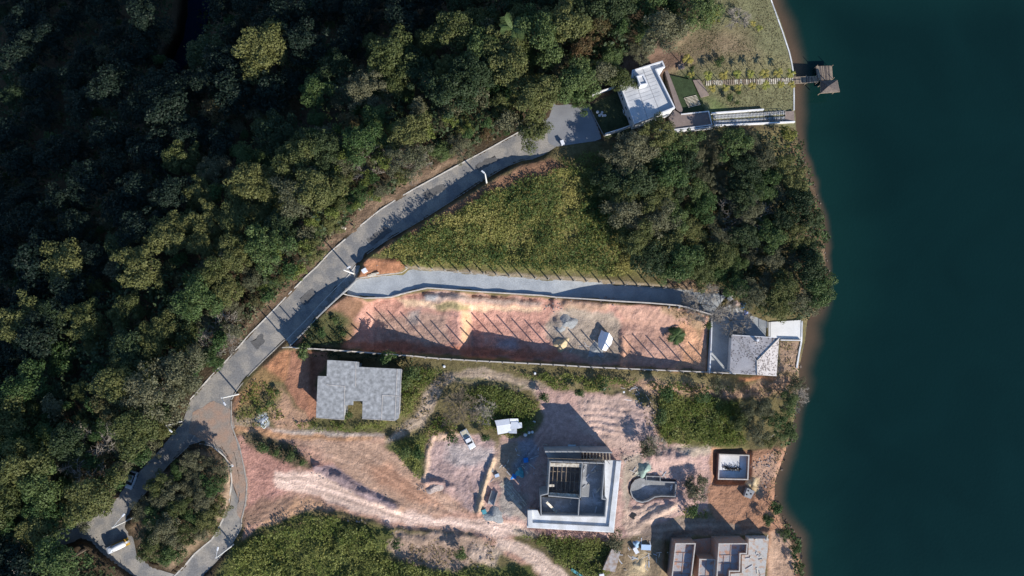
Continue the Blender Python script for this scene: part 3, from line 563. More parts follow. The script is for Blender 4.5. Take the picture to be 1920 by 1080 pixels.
def patch(name, pts, mt, dz, n=26):
    xs = [q[0] for q in pts]; ys = [q[1] for q in pts]; cx_, cy_ = sum(xs)/len(xs), sum(ys)/len(ys); rim = along_(pts, 60); V = []; F = []
    for i in range(7):
        for a in rim:
            k = i/6; px_ = cx_+(a[0]-cx_)*k; py_ = cy_+(a[1]-cy_)*k
            if i == 6: px_ += float(fbm(np.array([px_]), np.array([py_]), 9, 3, 5)[0])*9; py_ += float(fbm(np.array([px_]), np.array([py_]), 9, 3, 6)[0])*9
            z = Zp(px_, py_)+dz; x, y = w2(px_, py_, z); V.append((x, y, z))
    m_ = len(rim)
    for i in range(6):
        for j in range(m_): F.append((i*m_+j, (i+1)*m_+j, (i+1)*m_+(j+1) % m_, i*m_+(j+1) % m_))
    return setp(link(name, rawmesh(name, np.array(V), np.array(F)[:, ::1]), mt), kind='structure')
def along_(pts, n):
    L_ = np.array(list(pts)+[pts[0]], float); d = np.r_[0, np.cumsum(np.hypot(*np.diff(L_, axis=0).T))]; t = np.linspace(0, d[-1], n+1)[:-1]; return list(zip(np.interp(t, d, L_[:, 0]), np.interp(t, d, L_[:, 1])))
M_apron = mat('dirt_on_road', (.37,.25,.185), .95, .2, 2.5, 4, .4, col2=(.30,.25,.21))
M_patchd = mat('old_road_patch', (.15,.145,.14), .9, .2, 2.5, 4, .3)
patch('dirt_apron', [(362,775),(400,752),(434,765),(442,815),(446,850),(452,900),(444,935),(438,900),(430,856),(405,836),(372,822),(352,810)], M_apron, .052)
patch('loop_dust', [(437,840),(452,845),(461,880),(466,910),(462,945),(452,975),(444,965),(448,930),(446,890)], M_apron, .056)
for q in ([(688,450),(720,425),(735,432),(700,462)], [(790,362),(830,345),(838,355),(800,375)], [(560,560),(585,540),(596,548),(570,572)], [(470,640),(492,625),(498,640),(480,655)], [(890,310),(930,290),(936,300),(896,322)]): patch('road_patch', q, M_patchd, .045)
def kerb(line, mt, w=.22, h=.13, n=None, name='kerb'):
    n = n or max(4, int(np.hypot(*np.diff(np.array(line), axis=0).T).sum()/8)); pts = resample(line, n); g = [G(*q) for q in pts]
    mb = MB(); mb.strip([(p.x, p.y) for p in g], w, [p.z-.3 for p in g], [p.z+h for p in g]); return setp(build(name, mb, mt), kind='structure')
kerb(KERB_N[2:12], M_kerb); kerb(KERB_N[12:], M_kerb); kerb(KERB_S[2:12], M_kerb2, .16); kerb(WALK_IN, M_kerb, .18); kerb(KERB_S[15:], M_kerb2, .2)
kerb(LOOP_IN[2:], M_kerb, .25); kerb([(434,752),(434,795)]+LOOP_OUT[1:9], M_kerb2, .25); kerb([(365,816),(352,838),(315,872),(277,919),(257,941)], M_kerb2); kerb([(374,832),(399,836),(421,853)], M_kerb2)
kerb([(149,985),(171,1010),(185,1030),(210,1052),(232,1066)], M_kerb2); kerb(BR_N[1:5], M_kerb2, .2)

# ================================================================ FOLIAGE
L_OLIVE = leafmat('olive_leaves', (.08,.10,.032), (.155,.16,.055))
L_GREEN = leafmat('green_leaves', (.055,.10,.03), (.11,.15,.05))
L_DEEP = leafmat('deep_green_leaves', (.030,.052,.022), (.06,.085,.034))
L_GREY = leafmat('grey_green_leaves', (.115,.12,.065), (.165,.16,.09))
L_RUST = leafmat('rusty_leaves', (.13,.08,.035), (.10,.10,.04))
L_YEL = leafmat('yellow_green_leaves', (.20,.20,.045), (.14,.17,.04))
L_SHADE = leafmat('shade_darkened_leaves', (.012,.026,.018), (.022,.038,.024))  # very dark leaf colour puts the ravine's shade into the foliage
L_GRASS = leafmat('tall_grass_blades', (.15,.19,.04), (.40,.36,.12), .25, .4, .13)
L_GRASSD = leafmat('green_weed_blades', (.05,.095,.025), (.24,.26,.075), .28, .35, .13)
L_DRY = leafmat('dry_weed_blades', (.28,.21,.11), (.16,.14,.06), .35, .2, .15)
L_PALM = leafmat('palm_leaves', (.27,.29,.065), (.36,.30,.08))
M_BARK = mat('bark', (.16,.12,.085), .95, .3, .6, 8, .5)
M_BARE = mat('bare_grey_wood', (.34,.30,.25), .95, .3, .6, 8, .3)

def quads(cen, nrm, size, rg, asp=1.0):
    """leaf-clump faces facing roughly along nrm"""
    n = len(cen); r = rg.normal(size=(n, 3)); t = np.cross(nrm, r); t /= np.linalg.norm(t, axis=1)[:, None]+1e-9
    b = np.cross(nrm, t); b /= np.linalg.norm(b, axis=1)[:, None]+1e-9
    s = (size*.5)[:, None]; a = t*s*asp; c = b*s*(.55+.5*rg.random((n, 1)))
    V = np.stack([cen-a, cen-c, cen+a, cen+c], 1).reshape(-1, 3)     # pointed, diamond shaped leaf clumps
    return V, np.arange(4*n).reshape(n, 4)
def crown_mesh(name, seed, rad, hgt, nlobe, lobe, leaf, dens, mtl, flat=.75, loose=.25):
    """crown of many leaf clumps spread through lobes that are set on an uneven dome; origin at the tree's foot"""
    rg = np.random.default_rng(seed); cen = []; nrm = []
    sx, sy = rg.uniform(.85, 1.15, 2)
    for i in range(nlobe):
        if i == 0: c = np.array([0, 0, hgt-lobe*.6]); rl = lobe*1.1
        else:
            th = i*2.39996+rg.uniform(-.5, .5); rr = rad*math.sqrt(i/nlobe)*rg.uniform(.6, 1.25)*(1-.2*lobe/rad); rl = lobe*rg.choice((.4, .55, .75, 1.0, 1.2))
            drop_ = (rr/rad)**2*hgt*.25*rg.uniform(.3, 1.4)+rg.uniform(-.10, .12)*hgt; c = np.array([rr*math.cos(th)*sx, rr*math.sin(th)*sy, hgt-rl*.6-drop_])
        n = int(dens*rl*rl/leaf/leaf); d = rg.normal(size=(n, 3)); d[:, 2] = np.where(rg.random(n) < .8, np.abs(d[:, 2]), d[:, 2]); d /= np.linalg.norm(d, axis=1)[:, None]
        # knobby surface: each lobe is itself broken into sprays
        kn = rg.normal(size=(14, 3)); kn /= np.linalg.norm(kn, axis=1)[:, None]; bumpy = (d@kn.T).max(1); rads = rl*(.62+.5*np.clip((bumpy-.6)/.4, 0, 1))*rg.uniform(1-loose, 1.0+loose*.4, n)
        p = c+d*rads[:, None]*np.array([1, 1, flat]); cen.append(p); nn = d+rg.normal(size=(n, 3))*.75+np.array([0, 0, .35]); nrm.append(nn/np.linalg.norm(nn, axis=1)[:, None])
    cen = np.concatenate(cen); nrm = np.concatenate(nrm); size = leaf*rg.uniform(.6, 1.5, len(cen))
    V, F = quads(cen, nrm, size, rg); me = rawmesh(name, V, F); me.materials.append(mtl); return me
def trunk_mesh(name, seed, rad, hgt, mtl):
    rg = random.Random(seed); mb = MB(); b = Vector((rg.uniform(-.4, .4), rg.uniform(-.4, .4), hgt*.5)); r0 = .045*hgt*.6
    mb.tube([(0, 0, -.8), (b.x*.3, b.y*.3, hgt*.22), b, (b.x*1.3, b.y*1.3, hgt*.8)], [r0*1.25, r0, r0*.7, r0*.25], 7)
    for k in range(6):
        th = k*1.05+rg.uniform(-.3, .3); q = rad*rg.uniform(.5, .8); s = Vector((b.x*.7, b.y*.7, hgt*rg.uniform(.3, .5)))
        mb.tube([s, s+Vector((math.cos(th)*q*.5, math.sin(th)*q*.5, hgt*.18)), s+Vector((math.cos(th)*q, math.sin(th)*q, hgt*.32))], [r0*.5, r0*.33, r0*.12], 5)
    me = bpy.data.meshes.new(name); me.from_pydata(mb.v, [], mb.f); me.materials.append(mtl); return me
def branch_mesh(name, seed, rad, hgt, mtl, levels=4, twig=.035, r0=.16, spread=.75):
    rg = random.Random(seed); mb = MB()
    def grow(p, d, ln, r, lv):
        q = p+d*ln*.5+Vector((rg.uniform(-1, 1), rg.uniform(-1, 1), rg.uniform(-.5, .5)))*ln*.08; e = p+d*ln
        mb.tube([p, q, e], [r, r*.8, r*.55], 4 if lv > 1 else 3, cap=False)
        if lv == 0: return
        for k in range(rg.choice((3, 3, 4))):
            a = Vector((rg.gauss(0, 1), rg.gauss(0, 1), rg.gauss(0, .6))); nd = (d+a*spread).normalized(); nd.z = abs(nd.z)*.6; nd.normalize()
            grow(p+d*ln*rg.uniform(.45, 1.0), nd, ln*rg.uniform(.6, .8), max(twig, r*.55), lv-1)
    mb.tube([(0, 0, -.5), (0, 0, hgt*.25)], [r0*1.2, r0], 6)
    for k in range(5):
        th = k*1.2566+rg.uniform(-.3, .3); grow(Vector((0, 0, hgt*.22)), Vector((math.cos(th)*.8, math.sin(th)*.8, .7)).normalized(), max(rad, hgt)*.42, r0*.7, levels)
    me = bpy.data.meshes.new(name); me.from_pydata(mb.v, [], mb.f); me.materials.append(mtl); return me
def place_c(px, py, h, frac=.7):
    """foot of a tree whose crown (height h) is shown at a pixel"""
    z = Zp(px, py)
    for _ in range(4):
        x, y, _z = P(px, py, z+h*frac); x = float(x); y = float(y); z = Zw(x, y)
    return x, y, z
# ---- kinds of tree, built once: crown and trunk under an empty
KINDS = {}; RANKED = []
def ordn(n): return str(n)+('th' if 10 <= n % 100 <= 20 else {1: 'st', 2: 'nd', 3: 'rd'}.get(n % 10, 'th'))
def kind_of(key, desc, cat, rad, hgt, nl, lobe, leaf, dens, mtl, nvar, flat=.75, loose=.25, name='broadleaf_tree'):
    KINDS[key] = [dict(me=crown_mesh('crown', hash_(key)+i, rad, hgt, nl, lobe, leaf, dens, mtl, flat, loose), tr=trunk_mesh('trunk', hash_(key)+i, rad, hgt, M_BARK), rad=rad, h=hgt) for i in range(nvar)]
    for k in KINDS[key]: k.update(desc=desc, cat=cat, name=name)
def hash_(s): return sum(ord(c)*(i+3) for i, c in enumerate(s)) % 9973
kind_of('olive', 'olive green', 'tree', 4.7, 10.5, 30, 1.6, .30, 12, L_OLIVE, 4)
kind_of('green', 'fresh green', 'tree', 4.1, 9.5, 26, 1.45, .29, 12, L_GREEN, 3)
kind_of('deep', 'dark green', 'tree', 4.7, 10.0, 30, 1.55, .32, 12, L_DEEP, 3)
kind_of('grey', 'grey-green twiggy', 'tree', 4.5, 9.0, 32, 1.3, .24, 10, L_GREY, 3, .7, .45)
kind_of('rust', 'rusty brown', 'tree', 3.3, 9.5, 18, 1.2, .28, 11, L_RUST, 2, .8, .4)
kind_of('shade', 'shade-darkened blue-green', 'tree', 5.1, 11.0, 32, 1.7, .40, 11, L_SHADE, 3)
kind_of('bush', 'small rounded green', 'bush', 1.7, 3.0, 8, .8, .22, 12, L_GREEN, 3, .8, .35, 'bush')
kind_of('greybush', 'greyish scrubby', 'bush', 2.0, 3.2, 9, .85, .20, 11, L_GREY, 2, .8, .45, 'bush')
kind_of('yelbush', 'yellow-green', 'bush', 1.6, 2.6, 8, .7, .21, 12, L_YEL, 2, .8, .4, 'bush')
NTREE = [0]
def tree(key, px, py, s=1.0, label=None, group=None, frac=.7, foot=False):
    k = random.choice(KINDS[key])
    if foot: g = G(px, py); x, y, z = g
    else: x, y, z = place_c(px, py, k['h']*s, frac)
    r = thing(k['name'], label, k['cat'], (x, y, z), group, random.uniform(0, 6.283)); r.scale = (s*random.uniform(.9, 1.1), s*random.uniform(.9, 1.1), s*random.uniform(.9, 1.12))
    for nm, me in (('crown', k['me']), ('trunk', k['tr'])): o = bpy.data.objects.new(nm, me); C.objects.link(o); o.parent = r
    NTREE[0] += 1; return r
def poisson(poly, spacing, n, seed, taken=()):
    rg = random.Random(seed); x0 = min(q[0] for q in poly); x1 = max(q[0] for q in poly); y0 = min(q[1] for q in poly); y1 = max(q[1] for q in poly); out = []; allp = list(taken)
    cand = np.array([(rg.uniform(x0, x1), rg.uniform(y0, y1)) for _ in range(n*40)]); ok = inside(cand[:, 0], cand[:, 1], poly)
    for c in cand[ok]:
        sp = spacing(*c) if callable(spacing) else spacing
        if all((c[0]-q[0])**2+(c[1]-q[1])**2 > sp*sp for q in allp): out.append(tuple(c)); allp.append(tuple(c))
        if len(out) >= n: break
    return out
FOREST = [(-30,-30),(330,-30),(325,60),(300,140),(335,165),(395,60),(440,-30),(1335,-30),(1325,15),(1285,50),(1245,75),(1205,100),(1165,120),(1120,160),(1095,185),(1050,185),(1010,212),(965,240),(925,255),(885,270),(850,285),(810,300),(770,325),(735,350),(690,378),(645,415),(612,445),(585,480),(540,520),(500,560),(470,600),(440,635),(400,680),(365,715),(335,765),(300,810),(265,860),(225,900),(185,935),(120,965),(60,985),(-30,1020)]
# named individuals that stand out
def zone_of(px, py):
    d = float(-sdist(np.array([px]), np.array([py]), FOREST_SIDE)[0])
    a = px-py*.9
    if px < 345 and py < 260: return 'in the darkest far corner of the forest beyond the river'
    if px > 1090: return 'in the forest above the white house'
    if d < 105:
        return 'along the forest edge above the upper road' if px > 700 else ('along the forest edge at the middle of the road bend' if px > 430 else 'along the forest edge left of the road junction')
    if d < 265:
        return 'in the sunny upper part of the forest' if px > 700 else ('in the half lit middle of the forest' if px > 380 else 'in the half lit lower left of the forest')
    return 'in the shaded ravine at the top of the forest' if px > 420 else 'in the deep shade at the left of the forest'
special = [('olive',500,100,1.45,'large many-lobed olive tree catching sun high in the dark forest'),('olive',740,110,1.35,'broad sunlit olive tree with pale branches near the forest top'),('rust',404,210,1.15,'lone tree with reddish crown at the edge of the dark forest'),
 ('olive',905,45,1.0,'spiky sunlit olive tree near the top edge of the forest'),('rust',1125,50,1.0,'orange-brown tree in the forest above the white house'),('rust',1090,95,1.0,'rusty tree just above the pale tree beside the yard'),
 ('green',1085,150,1.15,'large pale green round tree overhanging the paved yard'),('olive',1005,185,1.05,'brownish olive tree at the left corner of the paved yard'),('olive',1000,245,.8,'round olive tree overhanging the top end of the road'),
 ('grey',765,300,1.0,'pale grey twiggy tree just above the upper road kerb'),('olive',1160,150,.7,'small olive tree at the left corner of the white house'),('green',1090,190,.6,'small bright green tree dipping over the paved yard'),
 ('grey',1240,60,1.1,'wide grey-green tree at the corner of the lawn above the house'),('green',1305,25,1.0,'bright green tree at the top corner of the lawn'),('yelbush',1335,30,1.5,'yellow-green bush at the top edge of the lawn'),
 ('olive',130,500,1.15,'tall olive tree catching sun near the left edge'),('olive',55,600,1.2,'sunlit olive tree at the left edge in the half shade'),('olive',60,870,1.25,'broad olive tree near the lower left edge'),
 ('green',85,950,1.0,'green tree above the branch road at lower left'),('olive',180,930,1.1,'olive tree over the branch road beside the parked car'),('rust',195,905,.8,'rusty tree beside the parked car'),
 ('grey',300,730,1.4,'wide grey-green tree left of the road junction'),('grey',345,690,1.2,'grey-green tree touching the kerb above the road junction'),('olive',265,800,1.1,'olive tree beside the white road lamp at lower left')]
taken = []
for k, px, py, s, lab in special: tree(k, px, py, s, lab); taken.append((px, py))
def sp_(x, y):
    d = float(-sdist(np.array([x]), np.array([y]), FOREST_SIDE)[0]); return 33 if d < 120 else (42 if d < 300 else 46)
pts = poisson(FOREST, sp_, 290-len(special), 3, taken)
for i, (px, py) in enumerate(pts):
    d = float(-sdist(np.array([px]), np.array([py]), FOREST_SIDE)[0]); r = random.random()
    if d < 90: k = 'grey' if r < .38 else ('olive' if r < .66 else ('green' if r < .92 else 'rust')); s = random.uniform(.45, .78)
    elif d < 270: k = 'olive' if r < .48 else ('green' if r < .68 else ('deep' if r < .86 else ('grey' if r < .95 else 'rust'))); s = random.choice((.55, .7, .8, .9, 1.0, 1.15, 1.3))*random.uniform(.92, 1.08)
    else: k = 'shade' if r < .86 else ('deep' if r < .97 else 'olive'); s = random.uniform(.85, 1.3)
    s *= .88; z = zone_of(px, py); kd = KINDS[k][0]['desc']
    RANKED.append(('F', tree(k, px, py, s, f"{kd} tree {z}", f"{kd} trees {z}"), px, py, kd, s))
# thicket by the lake
WOOD = [(1165,262),(1215,262),(1262,268),(1310,262),(1400,255),(1470,262),(1486,310),(1515,400),(1530,480),(1535,545),(1520,580),(1485,585),(1440,578),(1400,562),(1380,540),(1340,515),(1290,505),(1230,505),(1190,490),(1178,430),(1150,370),(1130,310)]
wsp = [('green',1245,300,1.0,'big pale round tree at the upper left of the lakeside wood'),('olive',1232,250,.85,'olive tree leaning against the house boundary wall'),('green',1375,272,.85,'two-lobed green tree at the top of the lakeside wood'),
 ('yelbush',1475,252,1.6,'yellow-green bush at the corner of the shore and ramp wall'),('green',1530,540,.9,'rounded green tree overhanging the lake at the wood tip'),('grey',1440,300,.8,'pale grey tree near the shore at the top of the wood'),
 ('grey',1395,400,.8,'bare-looking grey tree in the middle of the lakeside wood'),('grey',1500,560,.9,'brownish grey tree above the white patio'),('olive',1455,575,.75,'olive tree just above the white patio gate'),('grey',1410,555,.8,'grey-green tree above the blue waste heap')]
taken = []
for k, px, py, s, lab in wsp: tree(k, px, py, s, lab); taken.append((px, py))
for px, py in poisson(WOOD, 31, 90, 5, taken):
    r = random.random(); k = 'deep' if r < .33 else ('green' if r < .5 else ('grey' if r < .85 else 'olive')); s = random.uniform(.7, 1.05) if px < 1290 else random.uniform(.5, .85)
    z = 'in the upper part of the lakeside wood' if py < 350 else ('in the middle of the lakeside wood' if py < 460 else 'in the lower part of the lakeside wood'); kd = KINDS[k][0]['desc']
    RANKED.append(('W', tree(k, px, py, s, f"{kd} tree {z}", f"{kd} trees {z}"), px, py, kd, s))
# island in the loop road
ISL = [(345,865),(380,850),(405,862),(420,880),(418,915),(412,950),(390,990),(355,1022),(318,1055),(278,1030),(258,1000),(268,965),(300,905)]
for px, py in poisson(ISL, 24, 42, 8):
    r = random.random(); k = 'grey' if r < .5 else ('olive' if r < .75 else 'green'); s = random.uniform(.55, .78) if px < 330 else random.uniform(.42, .62); kd = KINDS[k][0]['desc']
    z = 'on the upper half of the road loop island' if py < 945 else 'on the lower half of the road loop island'
    RANKED.append(('I', tree(k, px, py, s, f"{kd} tree {z}", f"{kd} trees {z}"), px, py, kd, s))
LM = [((40,1010),'the branch road'),((140,980),'the fork of the branch road'),((235,905),'the parked car'),((320,808),'the lamp left of the junction'),((365,745),'the road junction'),((425,680),'the kerb opposite the junction verge'),((490,605),'the road opposite the slab-roofed house'),((550,540),'the road opposite the lot wall'),((615,475),'the driveway lamp'),((655,430),'the fallen trunk'),((720,385),'the bare verge of the road bend'),((800,335),'the straight of the upper road'),((880,290),'the upper road lamp'),((960,250),'the top end of the road'),((1040,205),'the paved yard'),((1120,160),'the front garden'),((1200,100),'the white house'),((1290,50),'the lawn corner')]
F = {}
for r_ in [q for q in RANKED if q[0] == 'F']:
    # step back towards the road at right angles to it
    best = min(range(len(LM)), key=lambda i: abs((r_[2]-LM[i][0][0])*.70-(-(r_[3]-LM[i][0][1]))*.71)); F.setdefault(best, []).append(r_)
for i, L_ in F.items():
    L_.sort(key=lambda q: (q[2]-LM[i][0][0])**2+(q[3]-LM[i][0][1])**2)
    for n_, q in enumerate(L_): q[1]['label'] = f"{'small ' if q[5] < .62 else ('large ' if q[5] > 1.1 else '')}{q[4]} tree, {ordn(n_+1)} back from {LM[i][1]}"
for key, y0, stp, where, frm in (('W', 240, 42, 'row of the lakeside wood', 'from the left'), ('I', 845, 34, 'row of the loop island', 'from the left')):
    Q = {}
    for q in RANKED:
        if q[0] == key: Q.setdefault(int((q[3]-y0)//stp), []).append(q)
    for n_, (row, L_) in enumerate(sorted(Q.items())):
        L_.sort(key=lambda q: q[2])
        for m_, q in enumerate(L_): q[1]['label'] = f"{'small ' if q[5] < .55 else ''}{q[4]} tree, {ordn(m_+1)} in the {ordn(n_+1)} {where}, {frm}"
tree('green', 130, 1045, 1.15, 'lone green tree between the branch road and the bottom edge'); tree('green', 100, 1062, .8, 'smaller green tree at the bottom edge beside the lone one')
for i_, (px, py, k, s_) in enumerate(((25,1020,'deep',.9),(75,992,'olive',.9),(120,985,'green',.75),(160,962,'grey',.7),(10,1060,'shade',1.0),(60,1055,'deep',.7))): tree(k, px, py, s_, f"{['dark','olive','green','greyish','shade-darkened blue-green','small dark'][i_]} tree, {ordn(i_+1)} of those overhanging the shaded branch road")
tree('shade', 40, 1095, 1.0, 'shade-darkened tree cut off by the bottom left edge')
# lakeside bushes below the tiled house, lower field
for px, py, k, s, lab in [(1400,770,'grey',.55,'grey tree nearest the bare bank below the tiled house'),(1430,760,'grey',.6,'grey tree in the middle of the lakeside scrub'),(1455,790,'green',.55,'green tree by the shore below the tiled house'),(1480,750,'green',.5,'slim green tree on the shoreline below the tiled house'),(1415,810,'grey',.62,'pale grey tree above the concrete tank pit'),
    (1478,810,'green',.5,'bright green tree at the shore beside the fallen pole'),(1440,825,'olive',.4,'small olive tree beside the fallen pole'),(1385,790,'olive',.45,'small olive tree above the concrete tank pit'),(1490,720,'grey',.45,'scrubby tree right below the lakeside plot'),(1290,908,'greybush',.8,'grey bush between the pool and the tank pit'),(1303,925,'greybush',1.1,'large grey bush right of the pool'),(1318,900,'greybush',.8,'grey bush beside the tank pit'),
    (1300,955,'bush',.9,'dark bush below the grey bushes by the pool'),(1440,975,'green',.3,'little tree on the shore right of the tank pit'),(1470,1000,'green',.3,'little tree on the bank above the brick house'),(1490,1030,'green',.28,'small shoreline tree right of the brick house'),(1455,955,'bush',1.0,'bush on the bank by the lake near the water tank'),
    (1215,838,'greybush',1.2,'bluish grey shrub at the left end of the weed field'),(1500,1062,'green',.25,'small tree at the bottom right of the brick house'),(1150,1015,'greybush',1.1,'grey bush above the little tin-roofed shed'),
    (1250,735,'bush',1.3,'bush left of the weed field below the long wall'),(1240,780,'bush',1.4,'bush at the left edge of the weed field'),(1340,720,'greybush',1.0,'scrub bush below the tiled house wall'),(1320,740,'bush',1.2,'bush at the top of the weed field')]:
    tree(k, px, py, s, lab)
for px, py, s, lab in [(505,755,.6,'bush left of the slab-roofed house by the road verge'),(485,770,.5,'bush nearest the road junction kerb'),(520,735,.5,'bush on the red bank above the left one'),(520,848,.6,'bush on the bare earth bank near the junction'),(545,855,.7,'bush in the middle of the earth bank'),(495,838,.9,'bush at the left end of the earth bank'),(568,866,.6,'bush at the right end of the earth bank'),
    (845,820,.9,'bush on the left rim of the pink plateau'),(785,850,1.1,'bush in the green hollow left of the plateau'),(760,845,1.0,'bush at the left of the green hollow'),(910,820,.8,'bush on the rim right of the pickup'),(655,775,.7,'bush growing in the notch of the slab-roofed house'),(570,660,1.2,'dark bush in the corner below the lot wall'),(760,715,1.1,'bush at the right of the slab-roofed house'),(725,670,1.2,'bush above the slab-roofed house'),(775,700,1.3,'tall bush between the wall and the curved drive'),
    (630,600,.6,'dark bush inside the front wall of the lot'),(605,625,.8,'dark bush in the shaded corner of the lot'),(645,625,.5,'bush left of the red earth in the lot'),(1020,745,.9,'bush beside the end of the curved drive'),(1085,735,.9,'bush above the bulldozed mound'),(1130,725,1.0,'bush at the top right of the bulldozed mound'),(1325,610,.7,'bush at the inner corner of the lot wall'),(745,1020,.9,'bush on the spoil bank below the haul road'),(865,1035,1.0,'bush in the churned ground below the haul road')]:
    tree('bush', px, py, s, lab, frac=.5)

# ---- ground cover (nobody could count it): leaf and blade carpets
def zone_points(poly, dens, seed, cull=None):
    """dens in plants per square metre, returns world x,y,z"""
    rg = np.random.default_rng(seed); x0 = min(q[0] for q in poly); x1 = max(q[0] for q in poly); y0 = min(q[1] for q in poly); y1 = max(q[1] for q in poly)
    n = int((x1-x0)*(y1-y0)*.0144*dens); px = rg.uniform(x0, x1, n); py = rg.uniform(y0, y1, n)
    jx_ = fbm(px, py, 22, 4, 11)*34; jy_ = fbm(px, py, 22, 4, 12)*34
    sd_e = sdist(px+jx_, py+jy_, poly); ok = (sd_e < 0) & (rg.random(n) < .25-sd_e/11); px = px[ok]; py = py[ok]; z = Zs(px, py); x, y, _ = P(px, py, z); return px, py, x, y, z, rg
def carpet(name, label, polys, dens, h, size, mtl, seed, clump=2.5, kind='stuff', cat='weeds', blades=4, avoid=None, hill=0.0):
    Vs = []; Fs = []; off = 0
    for i, poly in enumerate(polys):
        px, py, x, y, z, rg = zone_points(poly, dens, seed+i)
        cl = np.clip(fbm(x, y, clump, 3, seed)*1.5+.5+fbm(x, y, clump*3.7, 2, seed+3)*.9, 0, 1.2); keep = rg.random(len(x)) < np.clip((cl-.18)*3.0, .15, 1)
        if avoid is not None:
            for a in avoid: keep &= sdist(px, py, a) > 2
        x, y, z, cl = x[keep], y[keep], z[keep], cl[keep]; n = len(x)
        if not n: continue
        hh = h*(.35+1.1*cl)*rg.uniform(.6, 1.3, n)
        for b in range(blades):
            d = rg.normal(size=(n, 3)); d[:, 2] = np.abs(d[:, 2])*.8+.8; d /= np.linalg.norm(d, axis=1)[:, None]
            cen = np.stack([x, y, z], 1)+np.stack([rg.normal(size=n)*size*.6, rg.normal(size=n)*size*.6, hh*rg.uniform(.35, 1, n)+hill*cl], 1)
            v_, f_ = quads(cen, d, size*rg.uniform(.6, 1.5, n), rg, 1.2); Vs.append(v_); Fs.append(f_+off); off += len(v_)
    o = link(name, rawmesh(name, np.concatenate(Vs), np.concatenate(Fs)), mtl); setp(o, label, cat, None, kind); return o
RD = [ROAD_POLY, LOOP_POLY, DRV_POLY, YARD, WALK_IN+WALK_OUT[::-1]]
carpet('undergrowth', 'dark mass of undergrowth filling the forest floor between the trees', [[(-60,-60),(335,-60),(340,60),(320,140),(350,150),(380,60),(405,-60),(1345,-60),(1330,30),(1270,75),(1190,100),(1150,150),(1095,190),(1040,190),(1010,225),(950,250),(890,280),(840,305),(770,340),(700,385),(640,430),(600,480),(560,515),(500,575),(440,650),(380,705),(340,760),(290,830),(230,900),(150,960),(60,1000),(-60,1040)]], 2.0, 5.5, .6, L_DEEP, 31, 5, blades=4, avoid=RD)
def saplings(name, label, polys, spacing, keys, seed, n):
    """the many small crowns that fill the canopy between the big ones"""
    rg = random.Random(seed); Vs = []; Fs = []; off = 0
    for poly in polys:
        for px, py in poisson(poly, spacing, n, seed):
            k = rg.choice(KINDS[rg.choice(keys)]); s_ = rg.uniform(.5, 1.0)*1.5; hh = rg.uniform(3.0, 6.5); z0 = Zp(px, py)+hh; x, y = w2(px, py, z0+1); me = k['me']
            a = np.empty(len(me.vertices)*3, np.float32); me.vertices.foreach_get('co', a); a = a.reshape(-1, 3); th = rg.uniform(0, 6.28); R_ = np.array([[math.cos(th), -math.sin(th), 0], [math.sin(th), math.cos(th), 0], [0, 0, 1]])
            a = (a@R_.T)*s_*np.array([1, 1, rg.uniform(.8, 1.5)]); a = a+np.array([x, y, z0-k['h']*s_*.6]); Vs.append(a); Fs.append(np.arange(len(a)).reshape(-1, 4)+off); off += len(a)
    return setp(link(name, rawmesh(name, np.concatenate(Vs), np.concatenate(Fs)), KINDS[keys[0]][0]['me'].materials[0]), label, 'saplings', None, 'stuff')
saplings('saplings', 'small fresh green crowns filling gaps in the forest canopy', [FOREST], 40, ['bush'], 101, 160)
saplings('saplings', 'small greyish crowns scattered through the forest canopy', [FOREST], 52, ['greybush'], 102, 110)
saplings('saplings', 'small yellowish crowns scattered along the forest edge', [[(560,520),(620,440),(760,320),(900,250),(880,180),(700,240),(520,400),(460,560)]], 34, ['yelbush'], 103, 26)
carpet('undergrowth', 'dense low scrub under the lakeside wood', [[(1130,275),(1490,245),(1540,450),(1545,560),(1500,600),(1440,592),(1375,552),(1240,520),(1185,510),(1160,380)], [(100,1080),(130,1030),(170,1020),(200,1050),(250,1085),(250,1130),(80,1130)]], 2.6, 2.4, .45, L_DEEP, 37, 4, blades=4, avoid=RD)
carpet('undergrowth', 'greyish brush covering the ground of the loop island', [ISL], 3.0, 2.0, .32, L_GREY, 39, 4, blades=4, avoid=RD)
carpet('scrub', 'pale roadside scrub on the bank between forest and road', [[(560,535),(600,480),(640,435),(700,385),(770,340),(850,300),(940,255),(960,235),(900,240),(820,270),(740,320),(660,380),(600,430),(560,490)], [(430,660),(560,520),(540,490),(400,650),(330,750),(350,752)]], 3.0, 1.6, .42, L_GREY, 41, 3, blades=3, avoid=RD)
FIELD = [(700,478),(745,452),(800,424),(880,384),(960,345),(1040,318),(1120,318),(1160,370),(1195,500),(1180,518),(1060,512),(900,503),(765,492)]
carpet('tall_grass', 'tall yellow-green grass on the triangular field below the road', [FIELD], 15, 1.0, .25, L_GRASS, 51, 2.2, blades=4, avoid=RD, hill=.7)
carpet('weeds', 'green weeds mixed through the triangular grass field', [FIELD, [(1040,300),(1150,285),(1200,340),(1230,500),(1180,500),(1140,400)]], 8, 1.2, .28, L_GRASSD, 53, 4.2, blades=4, avoid=RD, hill=.8)
LOW = [(585,970),(640,965),(700,995),(732,1010),(722,1040),(800,1062),(860,1068),(1000,1075),(1030,1110),(400,1110),(440,1025),(500,1000)]
carpet('tall_grass', 'lush green grass filling the bottom edge below the haul road', [LOW], 12, 1.4, .30, L_GRASSD, 61, 3.0, blades=4, avoid=RD+[[(770,1000),(920,1000),(930,1065),(800,1055)]], hill=1.2)
carpet('tall_grass', 'yellow-tipped grass mixed into the bottom meadow', [LOW], 5, 1.4, .28, L_GRASS, 63, 2.2, blades=3, avoid=RD+[[(770,1000),(920,1000),(930,1065),(800,1055)]], hill=1.2)
